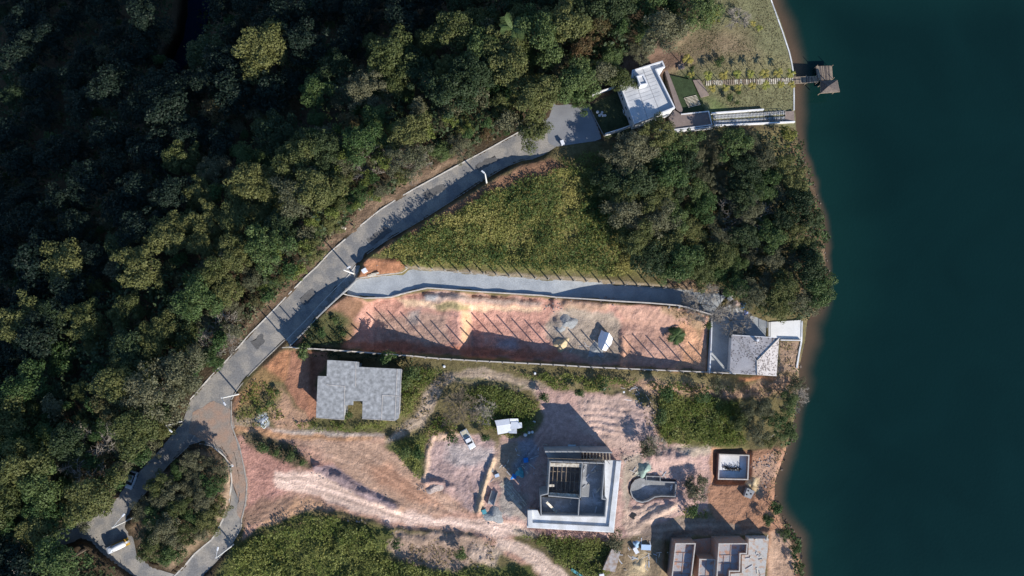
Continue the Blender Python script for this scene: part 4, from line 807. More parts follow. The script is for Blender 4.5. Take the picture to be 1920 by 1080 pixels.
HOLLOW = [(725,838),(792,812),(800,825),(794,880),(783,898),(748,860)]; MID = [(868,722),(905,722),(960,730),(1005,752),(1012,775),(1000,800),(960,820),(925,812),(880,800),(865,760)]
W1 = [(755,690),(800,690),(840,690),(800,715),(775,770),(750,790),(755,740)]; W2 = [(545,785),(590,792),(750,790),(700,808),(560,802)]; W3 = [(830,688),(1060,702),(1130,706),(1200,715),(1150,732),(1060,728),(1000,712),(940,698),(850,690)]
W4 = [(1235,735),(1300,742),(1395,760),(1395,830),(1340,838),(1250,832),(1236,800)]; W5 = [(960,992),(1010,1005),(1160,1010),(1155,1040),(1120,1095),(1080,1080),(1020,1030)]; W6 = [(450,735),(470,715),(500,712),(525,740),(540,795),(470,800),(445,790)]
W7 = [(448,818),(480,815),(540,826),(585,865),(555,875),(500,850)]; W8 = [(560,655),(780,665),(790,690),(750,690),(680,676),(612,672),(560,672)]; W9 = [(800,790),(830,780),(860,805),(815,812),(806,840),(790,820)]
carpet('weeds', 'patches of green and yellow weeds around the building plots', [HOLLOW, MID, W1, W2, W3, W4, W5, [(1272,955),(1330,950),(1325,972),(1270,975)]], 13, .9, .25, L_GRASSD, 71, 2.4, blades=4, avoid=RD, hill=.4)
carpet('weeds', 'yellowish grass tufts scattered around the building plots', [MID, W1, W2, W3, W4, W4, W5, W9, W6, [(1200,712),(1370,722),(1372,735),(1220,735)]], 9, .8, .23, L_GRASS, 73, 1.8, blades=4, avoid=RD, hill=.4)
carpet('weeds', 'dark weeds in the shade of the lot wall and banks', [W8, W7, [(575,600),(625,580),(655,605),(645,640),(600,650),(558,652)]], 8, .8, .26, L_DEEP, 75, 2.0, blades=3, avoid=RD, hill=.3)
carpet('dry_weeds', 'dry brown weeds and straw scattered over the bare plots', [W3, W6, W9, [(1120,712),(1455,716),(1490,700),(1495,740),(1300,750),(1130,730)], [(730,700),(800,690),(850,700),(790,800),(740,810),(700,830),(770,770)], [(1240,572),(1320,592),(1322,620),(1250,595)], [(1180,740),(1240,745),(1240,830),(1215,850),(1200,760)], [(740,1000),(925,1015),(930,1060),(780,1062)], [(1465,640),(1500,640),(1496,720),(1465,705)],[(1255,510),(1330,522),(1365,546),(1256,540)], [(1440,840),(1480,835),(1450,940),(1480,1000),(1465,1000),(1440,960)],[(765,500),(1060,520),(1060,525),(765,504)],[(590,960),(640,955),(600,975),(470,1020),(480,1000)]], 4, .5, .26, L_DRY, 81, 2.0, blades=3, avoid=RD)
carpet('shore_weeds', 'green weeds hanging along the lake shore bank', [[(1440,935),(1460,930),(1475,985),(1500,1020),(1505,1090),(1492,1090),(1488,1030),(1455,985)], [(1490,690),(1502,690),(1500,740),(1486,800),(1474,840),(1462,838),(1480,780)], [(1482,238),(1500,290),(1530,350),(1548,430),(1552,560),(1520,592),(1500,590),(1530,450),(1490,320)]], 7, 1.1, .38, L_GREEN, 85, 3, blades=4)
# cut lawn: short blades
carpet('lawn_grass', 'short mown grass on the lakeside lawn', [[(1345,-30),(1445,-30),(1480,100),(1486,150),(1330,150),(1270,100),(1300,60)], [(1325,165),(1487,163),(1487,203),(1345,208)]], 9, .10, .20, leafmat('lawn_blades', (.15,.145,.07), (.19,.165,.09)), 91, 3, blades=2)

# ================================================================ BUILDINGS
M_white = mat('white_painted_wall', (.74,.74,.75), .7, .07, 2.5, 5, .08, col2=(.62,.63,.65))
M_roofw = mat('light_metal_roof', (.60,.60,.60), .6, .10, 2.0, 4, .05, col2=(.50,.51,.52))
M_seam = mat('roof_seam', (.30,.30,.31), .7, .1, 1, 6, 0)
M_dglass = mat('dark_window_glass', (.015,.02,.03), .12, .1, 2, 2, 0, spec=.5)
M_conc = mat('rough_concrete', (.36,.36,.355), .92, .14, 2.6, 2.2, .2, col2=(.27,.27,.27), lo=.35, hi=.65)
M_concl = mat('pale_concrete', (.72,.73,.74), .9, .10, 2.4, 7, .2, col2=(.58,.58,.57))
M_concd = mat('damp_concrete', (.27,.275,.28), .9, .22, 2.0, 5, .2, col2=(.42,.43,.45), lo=.5, hi=.62)
M_brick = mat('orange_block_wall', (.44,.255,.18), .9, .18, .7, 6, .25, col2=(.36,.29,.25))
M_mort = mat('mortar_capping', (.55,.50,.45), .9, .18, .6, 8, .2)
M_tile = mat('weathered_roof_tiles', (.60,.55,.52), .88, .14, 1.5, 7, .3, col2=(.52,.47,.44))
M_tiled = mat('dark_roof_tile', (.27,.23,.21), .9, .2, 1, 8, .1)
M_wood = mat('weathered_wood', (.34,.27,.20), .9, .25, .5, 9, .3)
M_woodl = mat('pale_planks', (.72,.66,.54), .9, .22, .5, 9, .2, col2=(.42,.36,.28))
M_woodd = mat('dark_shingle', (.155,.125,.11), .9, .3, .5, 9, .4)
M_deck = mat('patio_tiles', (.24,.19,.17), .85, .15, 2, 6, .15)
M_tin = mat('white_sheet', (.80,.81,.83), .45, .06, 1.5, 3, .05)
M_steel = mat('galvanised_steel', (.55,.56,.58), .45, .1, 1, 5, .05, metal=.4)
M_post = mat('concrete_post', (.36,.33,.29), .9, .2, .5, 8, .2)
M_dark = mat('black_rubber', (.02,.02,.022), .7, .2, 1, 5, 0)
M_blue = mat('blue_tarpaulin', (.02,.22,.62), .5, .2, .8, 3, .3)
M_teal = mat('teal_plastic', (.10,.35,.40), .5, .2, .8, 3, .1)
M_yel = mat('yellow_paint', (.55,.33,.05), .5, .2, .8, 4, .1)
M_red = mat('faded_red_paint', (.40,.06,.05), .5, .2, .8, 4, .1)
M_sand = mat('building_sand', (.62,.48,.29), .95, .15, .8, 6, .4)
M_gravel = mat('grey_gravel', (.33,.34,.34), .95, .25, .5, 5, .6)
M_sandb = mat('stone_rubble', (.40,.33,.30), .95, .3, .6, 4, .4)
M_silver = mat('silver_car_paint', (.62,.66,.72), .3, .04, 2, 3, 0, metal=.2)
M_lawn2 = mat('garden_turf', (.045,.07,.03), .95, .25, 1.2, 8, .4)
M_slate = mat('brown_paving', (.30,.235,.20), .9, .15, 1, 7, .2)
def V2(px, py, z): return w2(px, py, z)
def lerp2(a, b, t): return (a[0]+(b[0]-a[0])*t, a[1]+(b[1]-a[1])*t)
def along(line, step=None, n=None):
    L_ = np.array(line, float); d = np.r_[0, np.cumsum(np.hypot(*np.diff(L_, axis=0).T))]; n = n or int(round(d[-1]/step))+1; t = np.linspace(0, d[-1], n)
    return list(zip(np.interp(t, d, L_[:, 0]), np.interp(t, d, L_[:, 1])))

# ---- white flat-roofed house
hz = 3.9; g0 = G(1210, 190); H = thing('white_house', 'white flat-roofed lake house with a square water tank on its roof', 'house', (g0.x, g0.y, -1.4))
RO = [(1161,153),(1184,147.5),(1185.5,130.3),(1242.4,113.4),(1247.5,125.2),(1231,131.5),(1265.8,202.6),(1216,223),(1190,232)]
ro = poly2(RO, hz); cxm = sum(p[0] for p in ro)/len(ro); cym = sum(p[1] for p in ro)/len(ro)
def shrink(poly, m):
    n = len(poly); out = []; A = sum(poly[i][0]*poly[(i+1) % n][1]-poly[(i+1) % n][0]*poly[i][1] for i in range(n)); sg = 1 if A > 0 else -1
    for i in range(n):
        p = Vector(poly[i]); a = (p-Vector(poly[i-1])).normalized(); b = (Vector(poly[(i+1) % n])-p).normalized(); t = (a+b).normalized(); nn = Vector((-t.y, t.x))*sg; k = 1/max(.35, nn.dot(Vector((-a.y, a.x))*sg)); out.append(tuple(p+nn*m*k))
    return out
build('wall', MB().prism(shrink(ro, .12), -3.0, hz-.75), M_white, H)
build('roof', MB().prism(shrink(ro, .30), hz-.745, hz-.55), M_roofw, H)
mb = MB(); mb.strip(shrink(ro, .15), .28, hz-.9, [hz-.35, hz-.35, hz-.3, hz, hz, hz+.3, hz+.3, hz+.1, hz-.35], closed=True); build('parapet', mb, M_white, H)
mb = MB()
for a, b in [((1162.5,157),(1226,138)),((1186,134),(1214,222)),((1204,126),(1239,214))]: pa = V2(*a, hz-.53); pb = V2(*b, hz-.53); mb.strip([pa, pb], .09, hz-.56, hz-.52)
for k in range(1, 12):
    a = lerp2((1187,136), (1213,220), k/12.5); b = (a[0]+35, a[1]-11.6)
    if k < 9: mb.strip([V2(*a, hz-.53), V2(*b, hz-.53)], .05, hz-.56, hz-.525)
for k in range(1, 5):
    a = lerp2((1164,160), (1178,190), k/4); mb.strip([V2(*a, hz-.53), V2(a[0]+24, a[1]-8, hz-.53)], .05, hz-.56, hz-.525)
build('roof_seams', mb, M_seam, H)
tk = [(1193.5,142.5),(1206.7,139.4),(1214.8,156.7),(1200.5,160)]; tz = hz+1.5; tw = poly2(tk, tz)
mb = MB().strip(shrink(tw, .12), .24, hz-.6, tz, closed=True); T = build('water_tank', mb, M_white, H); build('tank_cover', MB().prism(shrink(tw, .26), hz-.6, tz-.35), M_roofw, T)
q1 = Vector(V2(1161,153,hz)); q2 = Vector(V2(1190,232,hz)); dd = (q2-q1).normalized(); an = math.atan2(dd.y, dd.x); nrm_ = Vector((dd.y, -dd.x)); nrm_ = nrm_ if (nrm_.x < 0) else -nrm_
for t, w_, hh in ((.16,.55,1.6),(.24,.55,1.6),(.32,.55,1.6),(.55,.9,1.1),(.8,.9,1.1)):
    c = q1.lerp(q2, t)-nrm_*.10; mb = MB().box((c.x, c.y, 1.3), (w_, .06, hh), an); W = build('window', mb, M_dglass, H)
    mb = MB(); c2 = c+nrm_*.02
    for s_, d_ in (((0, hh/2), (w_+.16, .1, .08)), ((0, -hh/2), (w_+.16, .1, .08)), ((w_/2, 0), (.08, .1, hh-.08)), ((-w_/2, 0), (.08, .1, hh-.08))): mb.box((c2.x+dd.x*s_[0], c2.y+dd.y*s_[0], 1.3+s_[1]), d_, an)
    build('frame', mb, M_white, W)
# south wing canopy, patio deck, garden
dk = [(1264,206),(1277,214),(1329,208.5),(1335,233.6),(1264,243),(1254,220)]
D = thing('patio', 'brown tiled terrace with white retaining walls beside the white house', 'terrace', (*V2(1295,225,-1.5), -1.5))
build('slab', MB().prism(poly2(dk, -1.5), -4.5, -1.5), M_deck, D); build('parapet', MB().strip(poly2(dk[1:5], -1.2), .22, -4.5, -1.2), M_white, D)
build('path_strip', MB().prism(poly2([(1246,132),(1252,132),(1280,205),(1278,213),(1268,205)], -1.6), -4, -1.55), M_deck, D)
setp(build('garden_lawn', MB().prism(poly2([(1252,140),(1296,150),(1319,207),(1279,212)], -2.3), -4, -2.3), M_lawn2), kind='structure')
for k in range(8):
    a = (1281+k*1.2, 179.5+k*2.4); mb = MB().box((*V2(a[0]+13, a[1]+2, -2.2), -2.2), (3.0, .11, .12), R(14)); setp(build('timber_sleeper', mb, M_woodl), f'pale timber strip, {ordn(k+1)} from the top of the row on the dark garden square', 'sleeper', 'timber strips on the garden square')
setp(build('path', MB().prism(poly2([(1299,150),(1312,149),(1330,178),(1314,183)], -2.6), -4.2, -2.6), M_slate), kind='structure')
B_ = thing('garden_bench', 'square brown wooden table beside the yellow palm behind the house', 'table', (*V2(1277,125,-2.2), -2.4)); build('tabletop', MB().box((*V2(1277,125,-1.6), -1.6), (1.5, 1.3, .08), R(12)), M_deck, B_)
for i, j in ((1,1),(1,-1),(-1,1),(-1,-1)): c = V2(1277,125,-1.6); build('leg', MB().box((c[0]+i*.6, c[1]+j*.5, -2.1), (.09, .09, .92)), M_wood, B_)
rg = random.Random(4)
for k in range(24):
    px = rg.uniform(1116, 1182); py = rg.uniform(190, 240)
    while not inside([px], [py], [(1119,208),(1168,192),(1180,222),(1136,238)])[0]: px = rg.uniform(1116, 1182); py = rg.uniform(190, 240)
    g = G(px, py); setp(build('stepping_stone', MB().cyl((g.x, g.y, g.z-.1), rg.uniform(.26, .36), .16, 9), M_concl), 'round pale stepping stone in the dark front garden of the white house', 'stone', 'round stepping stones in the front garden')
for k in range(9):
    px = 1137+k*4.4; py = 229-k*1.5; g = G(px, py); setp(build('stepping_slab', MB().box((g.x, g.y, g.z), (.22, 1.3, .14), R(-14)), M_concl), f'narrow paving strip, {ordn(k+1)} from the left at the foot of the front garden', 'stone', 'narrow paving strips in the front garden')
def wallthing(name, label, pts, h, w_, mt, cat='wall', step=18, base=1.0, zt=None):
    q = along(pts, step) if step else pts
    if zt is None: g = [G(*p) for p in q]; P2 = [(p.x, p.y) for p in g]; z1 = [p.z+h for p in g]; z0 = [p.z-base for p in g]
    else: z1 = [zt(*p) for p in q]; P2 = [w2(*p, z) for p, z in zip(q, z1)]; z0 = [z-h for z in z1]
    mb = MB().strip(P2, w_, z0, z1); return setp(build(name, mb, mt), label, cat), P2, z1, q
wallthing('garden_wall', 'long white boundary wall along the south side of the white house', [(1133,255),(1165,245),(1196,233)], 1.9, .25, M_white)
wallthing('garden_wall', 'low white wall along the back of the front garden', [(1110,180),(1133,172),(1158,164)], 1.4, .2, M_white)
wallthing('garden_wall', 'white wall in shade below the terrace south of the house', [(1230,247),(1264,249),(1335,241)], 1.7, .22, M_white)
wallthing('garden_wall', 'low wall closing the front garden off from the paved yard', [(1105,202),(1118,228),(1132,255)], .35, .15, M_kerb2)
wallthing('ramp_wall', 'straight white wall on the upper side of the boat ramp', [(1332,214),(1380,210.5),(1430,207)], .9, .28, M_white)
wallthing('ramp_wall', 'white wall on the lower side of the boat ramp beside the wood', [(1337,237),(1400,234),(1488,230)], .9, .28, M_white)
wallthing('shore_wall', 'thin white retaining kerb along the lake edge of the lawn', [(1443,-5),(1457,34),(1468,65),(1480,101),(1486,130),(1488,160),(1488,207)], .3, .3, M_concl, base=2.0, step=12)
for nm, a, b in (('upper', (1338,220.5), (1471,211.5)), ('lower', (1338,231), (1471,222.5))):
    pts = along([a, b], 2.6); T = thing('boat_rail', f'{nm} one of the two sleepered boat rails on the ramp', 'rail track', G(*a)); mb = MB(); m2 = MB()
    for p in pts: g = G(*p); mb.box((g.x, g.y, g.z+.22), (.14, 1.0, .14), R(3))
    g = [G(*p) for p in along([a, b], 20)]; m2.strip([(p.x, p.y+.22) for p in g], .06, [p.z+.2 for p in g], [p.z+.4 for p in g]); m2.strip([(p.x, p.y-.22) for p in g], .06, [p.z+.2 for p in g], [p.z+.4 for p in g])
    build('sleepers', mb, M_concl, T); build('rails', m2, M_steel, T)
T = thing('boat_cradle', 'dark metal cradle frame standing over the boat rails', 'frame', G(1435,220)); mb = MB()
for k in range(9): g = G(1405+k*8, 213.5-k*.4); g2 = G(1406+k*8, 229-k*.4); mb.box(((g.x+g2.x)/2, (g.y+g2.y)/2, g.z+.75), (.07, abs(g.y-g2.y), .07)); mb.box((g.x, g.y, g.z+.35), (.07, .07, .8)); mb.box((g2.x, g2.y, g2.z+.3), (.07, .07, .9))
for yy in (213.5, 229): ga, gb = G(1403, yy), G(1470, yy-3.3); mb.tube([(ga.x, ga.y, ga.z+.82), (gb.x, gb.y, gb.z+.82)], .05, 5)
build('bars', mb, M_dark, T)
setp(build('ramp_landing', MB().prism(poly2([(1471,209),(1489,208),(1490,229),(1473,230)], -7.0), -9.5, -7.0), M_slate), 'square brown landing slab where the boat ramp meets the lake', 'landing')
# boardwalk and dock
mb = MB(); rg = random.Random(2)
for k in range(46):
    t = k/45; a = lerp2((1324,151), (1485,146), t); b = lerp2((1325,161), (1486,157.5), t); ga, gb = G(*a), G(*b); z = max(ga.z, gb.z)+.14; d = Vector((gb.x-ga.x, gb.y-ga.y)); mb.box(((ga.x+gb.x)/2, (ga.y+gb.y)/2, z), (rg.uniform(.24, .31), d.length*rg.uniform(.93, 1.03), .07), rg.uniform(-.03, .03)+R(2), mi=0 if rg.random() < .7 else 1)
T = thing('boardwalk', 'pale plank boardwalk crossing the lawn between two rows of palms', 'boardwalk', G(1405,154)); build('planks', mb, [M_woodl, M_wood], T)
m2 = MB(); ga = [G(*p) for p in along([(1324,153.5),(1485,149)], 16)]; gb = [G(*p) for p in along([(1325,159),(1486,155)], 16)]
m2.strip([(p.x, p.y) for p in ga], .12, [p.z-.1 for p in ga], [p.z+.09 for p in ga]); m2.strip([(p.x, p.y) for p in gb], .12, [p.z-.1 for p in gb], [p.z+.09 for p in gb]); build('beams', m2, M_wood, T)
dz = LAKE_Z+1.1; T = thing('dock', 'dark wooden dock with a walkway reaching out into the lake', 'dock', (*V2(1530,145,dz), LAKE_Z))
def planked(poly, z, w_, ax, gap=.03, th=.07):
    """boards laid across a four-cornered deck"""
    a, b, c, d = [Vector(V2(*p, z)) for p in poly]; mb = MB(); n = max(2, int((b-a).length/w_))
    for k in range(n):
        p0 = a.lerp(b, k/n); p1 = a.lerp(b, (k+1)/n-gap/(b-a).length); q0 = d.lerp(c, k/n); q1 = d.lerp(c, (k+1)/n-gap/(b-a).length); mb.prism([tuple(p0), tuple(p1), tuple(q1), tuple(q0)], z-th-rg.uniform(0, .015), z+rg.uniform(0, .012), rg.choice((0, 0, 1)))
    return mb
build('walkway', planked([(1487,144),(1535,143),(1535,154),(1489,157)], dz, .25, 0), [M_wood, M_woodd], T)
build('platform', planked([(1529,124),(1560,123),(1562,149),(1533,151)], dz+.03, .22, 0), [M_woodd, M_wood], T)
build('pavilion_deck', planked([(1541,151.5),(1565,150.5),(1568,168),(1541,170)], dz-.02, .22, 0), [M_woodd, M_wood], T)
mb = MB()
for a, b in (((1487,144.5),(1530,143)),((1489,157),(1534,154.5))): mb.strip([V2(*a, dz+.9), V2(*b, dz+.9)], .1, dz+.84, dz+.92)
for px, py in ((1489,144.5),(1509,144),(1529,143.5),(1490,157),(1511,156),(1532,155),(1530,125),(1559,124.5),(1561,148),(1533,149)): x, y = V2(px, py, dz); mb.tube([(x, y, LAKE_Z-1.5), (x, y, dz+.9)], .08, 6)
build('railing', mb, M_wood, T)
ez = dz+2.6; rc = [V2(*p, ez) for p in ((1538.6,151.7),(1570,150.3),(1574.5,172),(1538.6,175))]; ap = V2(1553.5,161.5,ez+1.5)
T = thing('pavilion', 'square lake pavilion with a dark pyramid roof at the end of the dock', 'pavilion', (*V2(1555,162,dz), dz))
mb = MB(); vs = [(*p, ez) for p in rc]+[(*ap, ez+1.5)]+[(*p, ez-.14) for p in rc]; mb.add(vs, [(0,3,4),(3,2,4),(2,1,4),(1,0,4),(5,6,7,8),(0,1,6,5),(1,2,7,6),(2,3,8,7),(3,0,5,8)]); build('roof', mb, M_woodd, T)
mb = MB().strip(shrink(rc, .05), .14, ez-.2, ez+.02, closed=True); build('eaves_trim', mb, M_wood, T)
for p in shrink(rc, .5): build('pillar', MB().box((p[0], p[1], (dz+ez)/2-.05), (.16, .16, ez-dz-.1)), M_wood, T)

# ---- slab-roofed grey house
sz = 3.3; g0 = G(670, 740); H = thing('slab_house', 'unfinished grey concrete house with a flat bare slab roof', 'house', (g0.x, g0.y, -2.2))
RO = [(613.5,675),(667,678),(673,679),(673,688),(753,692),(747.5,784),(741,789),(679,785),(680,752),(662,752),(662,759.5),(647,759.5),(645,787),(592.4,783),(596,705),(612.6,705.6)]
ro = poly2(RO, sz); build('roof', MB().prism(ro, sz-.3, sz), mat('weather_stained_slab', (.40,.40,.395), .92, .22, .9, 1.3, .3, col2=(.27,.27,.265), lo=.38, hi=.62), H)
build('wall', MB().prism(shrink(ro, .55), -3.4, sz-.303), M_concd, H)
mb = MB(); LZ = sz+.004
for ln in ([(645,787),(646,724),(612,721)],[(667,679),(666.5,724)],[(715,787),(717,741),(745,742)],[(744.5,692),(740,787)],[(753,692),(747.5,784)],[(745,742),(750,743)]): mb.strip(poly2(ln, LZ), .13, sz-.05, sz+.06)
mb.strip(poly2([(592.4,783),(645,787)], LZ), .12, sz-.05, sz+.05); mb.strip(poly2([(679,785),(740,788.6)], LZ), .12, sz-.05, sz+.05); build('mortar_lines', mb, M_mort, H)
for px, py in ((748,700),(746.5,725),(745,750),(743,775)): x, y = V2(px, py, sz); build('pillar', MB().box((x-.25, y, .4), (.3, .3, 5.1)), M_concl, H)
# ---- tiled-roof house
ez = -2.9; rz = ez+1.6; E = [(1372,628),(1461,633.5),(1456,704.5),(1368,699.5)]; R1 = (1419,677); R2 = (1417.5,704)
g0 = G(1415, 670); H = thing('tiled_house', 'small lakeside house with a mottled brownish hipped tile roof', 'house', (g0.x, g0.y, -7.2))
e = [(*V2(*p, ez), ez) for p in E]; r1 = (*V2(*R1, rz), rz); r2 = (*V2(*R2, rz), rz); r2 = ((e[2][0]+e[3][0])/2+.35, (e[2][1]+e[3][1])/2, rz)
mb = MB(); lo_ = [(p[0], p[1], p[2]-.18) for p in e]; mb.add(e+[r1, r2]+lo_, [(0,4,1)[::-1],(1,4,5,2)[::-1],(0,3,5,4)[::-1],(2,5,3)[::-1],(6,7,8,9),(0,1,7,6),(1,2,8,7),(2,3,9,8),(3,0,6,9)]); build('roof', mb, M_tile, H)
# scattered darker tiles lie in the roof surface
mb = MB(); rg = random.Random(9)
for face in ((e[0], e[1], r1, r1), (e[1], e[2], r2, r1), (e[3], e[0], r1, r2)):
    a, b, c, d = [Vector(q) for q in face]; nn = (b-a).cross(d-a).normalized(); nn = nn if nn.z > 0 else -nn; ux = (b-a).normalized(); uy = nn.cross(ux)
    cnt = int(((b-a).length+(c-d).length)/2*((d+c)/2-(a+b)/2).length*5)
    for _ in range(cnt):
        u, w_ = rg.random(), rg.random()**.9; p = a.lerp(b, u).lerp(d.lerp(c, u), w_)+nn*.012; s_ = rg.uniform(.06, .17); mb.add([p+ux*s_+uy*.1, p-ux*s_+uy*.1, p-ux*s_-uy*.1, p+ux*s_-uy*.1], [(0, 1, 2, 3)])
build('dark_tiles', mb, M_tiled, H)
mb = MB(); [mb.tube([Vector(a)+Vector((0, 0, .03)), Vector(b)+Vector((0, 0, .03))], .11, 5) for a, b in ((e[0], r1), (e[1], r1), (r1, r2))]; build('ridge_tiles', mb, M_mort, H)
mb = MB(); mb.strip([p[:2] for p in (e[3], e[2])], .16, ez-.22, ez+.03); mb.strip([p[:2] for p in (e[0], e[1])], .14, ez-.22, ez+.02); build('gutter', mb, M_white, H)
build('wall', MB().prism(shrink([p[:2] for p in e], .6), -8.6, ez-.2), M_white, H)
c = V2(1420.6,638.5,ez+1.0); build('chimney', MB().box((c[0], c[1], ez+.75), (.55, .5, 1.1)), M_white, H)
# patio by the lake with its gate and wall
setp(build('lake_patio', MB().prism(poly2([(1441,604),(1502,600),(1501,636),(1441,635)], -7.2), -9.6, -7.2), mat('white_patio', (.80,.79,.76), .8, .06, 2, 6, .1)), 'bright white square patio between the tiled house and the lake', 'patio')
wallthing('patio_wall', 'low white wall along the lower edge of the lake patio', [(1462,637.5),(1500,638)], .8, .25, M_white, step=None)
wallthing('plot_edge', 'pale retaining edge on the lake side of the small bare plot', [(1503,602),(1502,640),(1498,660),(1493,690)], .3, .35, M_concl, base=1.6, step=10)
T = thing('patio_gate', 'dark metal gate and lattice between driveway and white patio', 'gate', G(1440,618)); mb = MB()
ga, gb = G(1439,603), G(1439,631); mb.tube([(ga.x, ga.y, ga.z), (ga.x, ga.y, ga.z+1.8)], .06, 5); mb.tube([(gb.x, gb.y, gb.z), (gb.x, gb.y, gb.z+1.8)], .06, 5); mb.tube([(ga.x, ga.y, ga.z+1.75), (gb.x, gb.y, gb.z+1.75)], .05, 5); mb.tube([(ga.x, ga.y, ga.z+.3), (gb.x, gb.y, gb.z+.3)], .05, 5)
build('frame', mb, M_dark, T); mb = MB()
for k in range(1, 18): p = ga.lerp(gb, k/18); mb.tube([(p.x, p.y, p.z+.3), (p.x, p.y, p.z+1.75)], .02, 4)
build('bars', mb, M_dark, T)

# ---- concrete house under construction
g0 = G(1075, 930); H = thing('concrete_house', 'concrete house shell under construction with pale L-shaped roof terrace', 'house', (g0.x, g0.y, -4.3)); tz = .2
OUT = [(989.6,956),(988,989.5),(1151,998.7),(1165,864),(1134,862.6),(1134,969.3),(1013,967),(1008,957)]
ot = poly2(OUT, tz); build('terrace_slab', MB().prism(ot, -.45, tz), M_concl, H); build('lower_wall', MB().prism(shrink(ot, .5), -5.6, -.453), M_brick, H)
ring = [(989.6,956),(988,989.5),(1151,998.7),(1165,864)]; rr = [Vector(p) for p in poly2(ring, tz+.45)]
inn = poly2([(993.5,957),(994.5,984.5),(1145.5,992.3),(1160,865)], tz+.45)
mb = MB().strip(inn, 1.0, tz-.1, tz+.45); build('upstand', mb, M_concl, H)
mb = MB().strip(poly2([(992.5,976.5),(1143.5,986.3),(1152,868)], tz), .9, tz-.004, tz+.06); 
wt = 3.3; WL = [(1031.5,865.5),(1134,869),(1129,935.5),(1137,937),(1134.5,969),(1014.8,966),(1014,929),(1027.6,926)]
wl = poly2(WL, wt); build('wall', MB().strip(wl, .22, -5.2, wt, closed=True), M_conc, H)
mb = MB(); mb.strip(poly2([(1092,868),(1088,934)], wt), .2, .3, wt-.02); mb.strip(poly2([(1028,930),(1087,935)], wt), .2, .3, wt-.02); mb.strip(poly2([(1086.5,936),(1084.5,966.5)], wt), .2, .3, wt-.02); build('inner_wall', mb, M_conc, H)
build('room_floor', MB().prism(poly2([(1094,870),(1132,871),(1127.5,935),(1135,938),(1133,967),(1017,964),(1016,932),(1089,937)], .9), .2, .9), M_concd, H)
build('lower_floor', MB().prism(poly2([(1030,868),(1091,869),(1087,933),(1029,928)], -3.9), -4.6, -3.9), M_concd, H)
mb = MB(); rg = random.Random(3)
for k in range(7):
    t = (k+.6)/7; a = lerp2((1033,868), (1091,869), t); b = lerp2((1030,928), (1087,933), t); mb.strip([V2(*a, 1.2), V2(*b, 1.2)], .11, 1.02, 1.2)
for k in range(3): a = lerp2((1033,875), (1029,928), (k+.5)/3); b = lerp2((1091,876), (1088,932), (k+.5)/3); mb.strip([V2(*a, .9), V2(*b, .9)], .12, .75, .95)
build('joists', mb, M_wood, H)
mb = MB(); mb.strip(poly2([(1032,871.5),(1092,873)], 2.9), .75, 2.7, 2.9); mb.strip(poly2([(1030,926.5),(1087,930)], 2.4), .7, 2.2, 2.4); mb.box((*V2(1034,910.5,2.6), 2.6), (1.2, .5, .15)); build('formwork', mb, M_woodl, H)
a, b = Vector((*V2(1024,937,1.2), 3.3)), Vector((*V2(1048,965,1.2), 1.2)); m_ = (a+b)/2; L_ = (b-a); mb = MB().box(m_, (L_.length, .5, .06), math.atan2(L_.y, L_.x), ry=math.asin(-L_.z/L_.length)); build('ramp_board', mb, M_woodl, H)
# north wall and scaffold
mb = MB(); mb.strip(poly2([(1022,847),(1091,847)], 2.5), .3, -4.6, 2.5); mb.strip(poly2([(1091,847.2),(1148,849)], 3.6), .22, -4.6, 3.6); build('gable_wall', mb, M_conc, H)
build('back_slab', MB().prism(poly2([(1022,848),(1090,848.5),(1090,863),(1030,862)], .2), -.1, .2), M_conc, H)
mb = MB()
for k in range(10):
    x, y = V2(1030+k*12, 859+k*.4, 0); mb.tube([(x, y, -4.3), (x, y, 4.6+rg.uniform(-.5, .9))], .05, 5)
for zz in (1.0, 3.0): a = V2(1026,859,zz); b = V2(1146,863,zz); mb.tube([(*a, zz), (*b, zz)], .045, 5)
build('scaffold_poles', mb, M_wood, H); mb = MB()
for k in range(9): a = lerp2((1094,853), (1146,855), k/8.5); mb.box((*V2(a[0], a[1]+rg.uniform(-1, 1), 2.2), 2.2), (rg.uniform(.15, .3), 1.9, .05), rg.uniform(-.1, .1))
for k in range(6): a = lerp2((1018,872), (1026,905), k/5); mb.box((*V2(a[0], a[1], 1.0), 1.0+rg.uniform(-.3, .5)), (1.2, .1, .05), rg.uniform(-.2, .2))
build('loose_planks', mb, M_wood, H)
# ---- pool
g0 = G(1225,918); H = thing('swimming_pool', 'keyhole-shaped empty concrete swimming pool in the red earth', 'pool', (g0.x, g0.y, -5.4)); pz = -4.9
PO = [(1222,901),(1210,899),(1200,897.5),(1191,901),(1184.5,910),(1182.5,921),(1186,932),(1194,939.5),(1204,942),(1215,939.5),(1228,932),(1240,930.5),(1266,931.3),(1268,905),(1245,904)]
po = poly2(PO, pz); build('rim', MB().strip(po, .25, -7.4, pz, closed=True), M_conc, H); build('pool_floor', MB().prism(shrink(po, .1), -7.4, -6.35), M_concd, H)
hb = poly2([(1212,893),(1238,894),(1238,903),(1212,901)], pz+.2); build('balance_tank', MB().strip(hb, .18, -6.4, pz+.2, closed=True), M_conc, H); build('tank_floor', MB().prism(shrink(hb, .1), -6.5, -5.6), M_gravel, H)
mb = MB(); [mb.box((*V2(1259-k*.2+0, 911+k*3.2, -5.7), -5.7+0*k), (.75, .16, .1), R(50)) for k in range(3)]; build('steps', mb, M_concl, H)
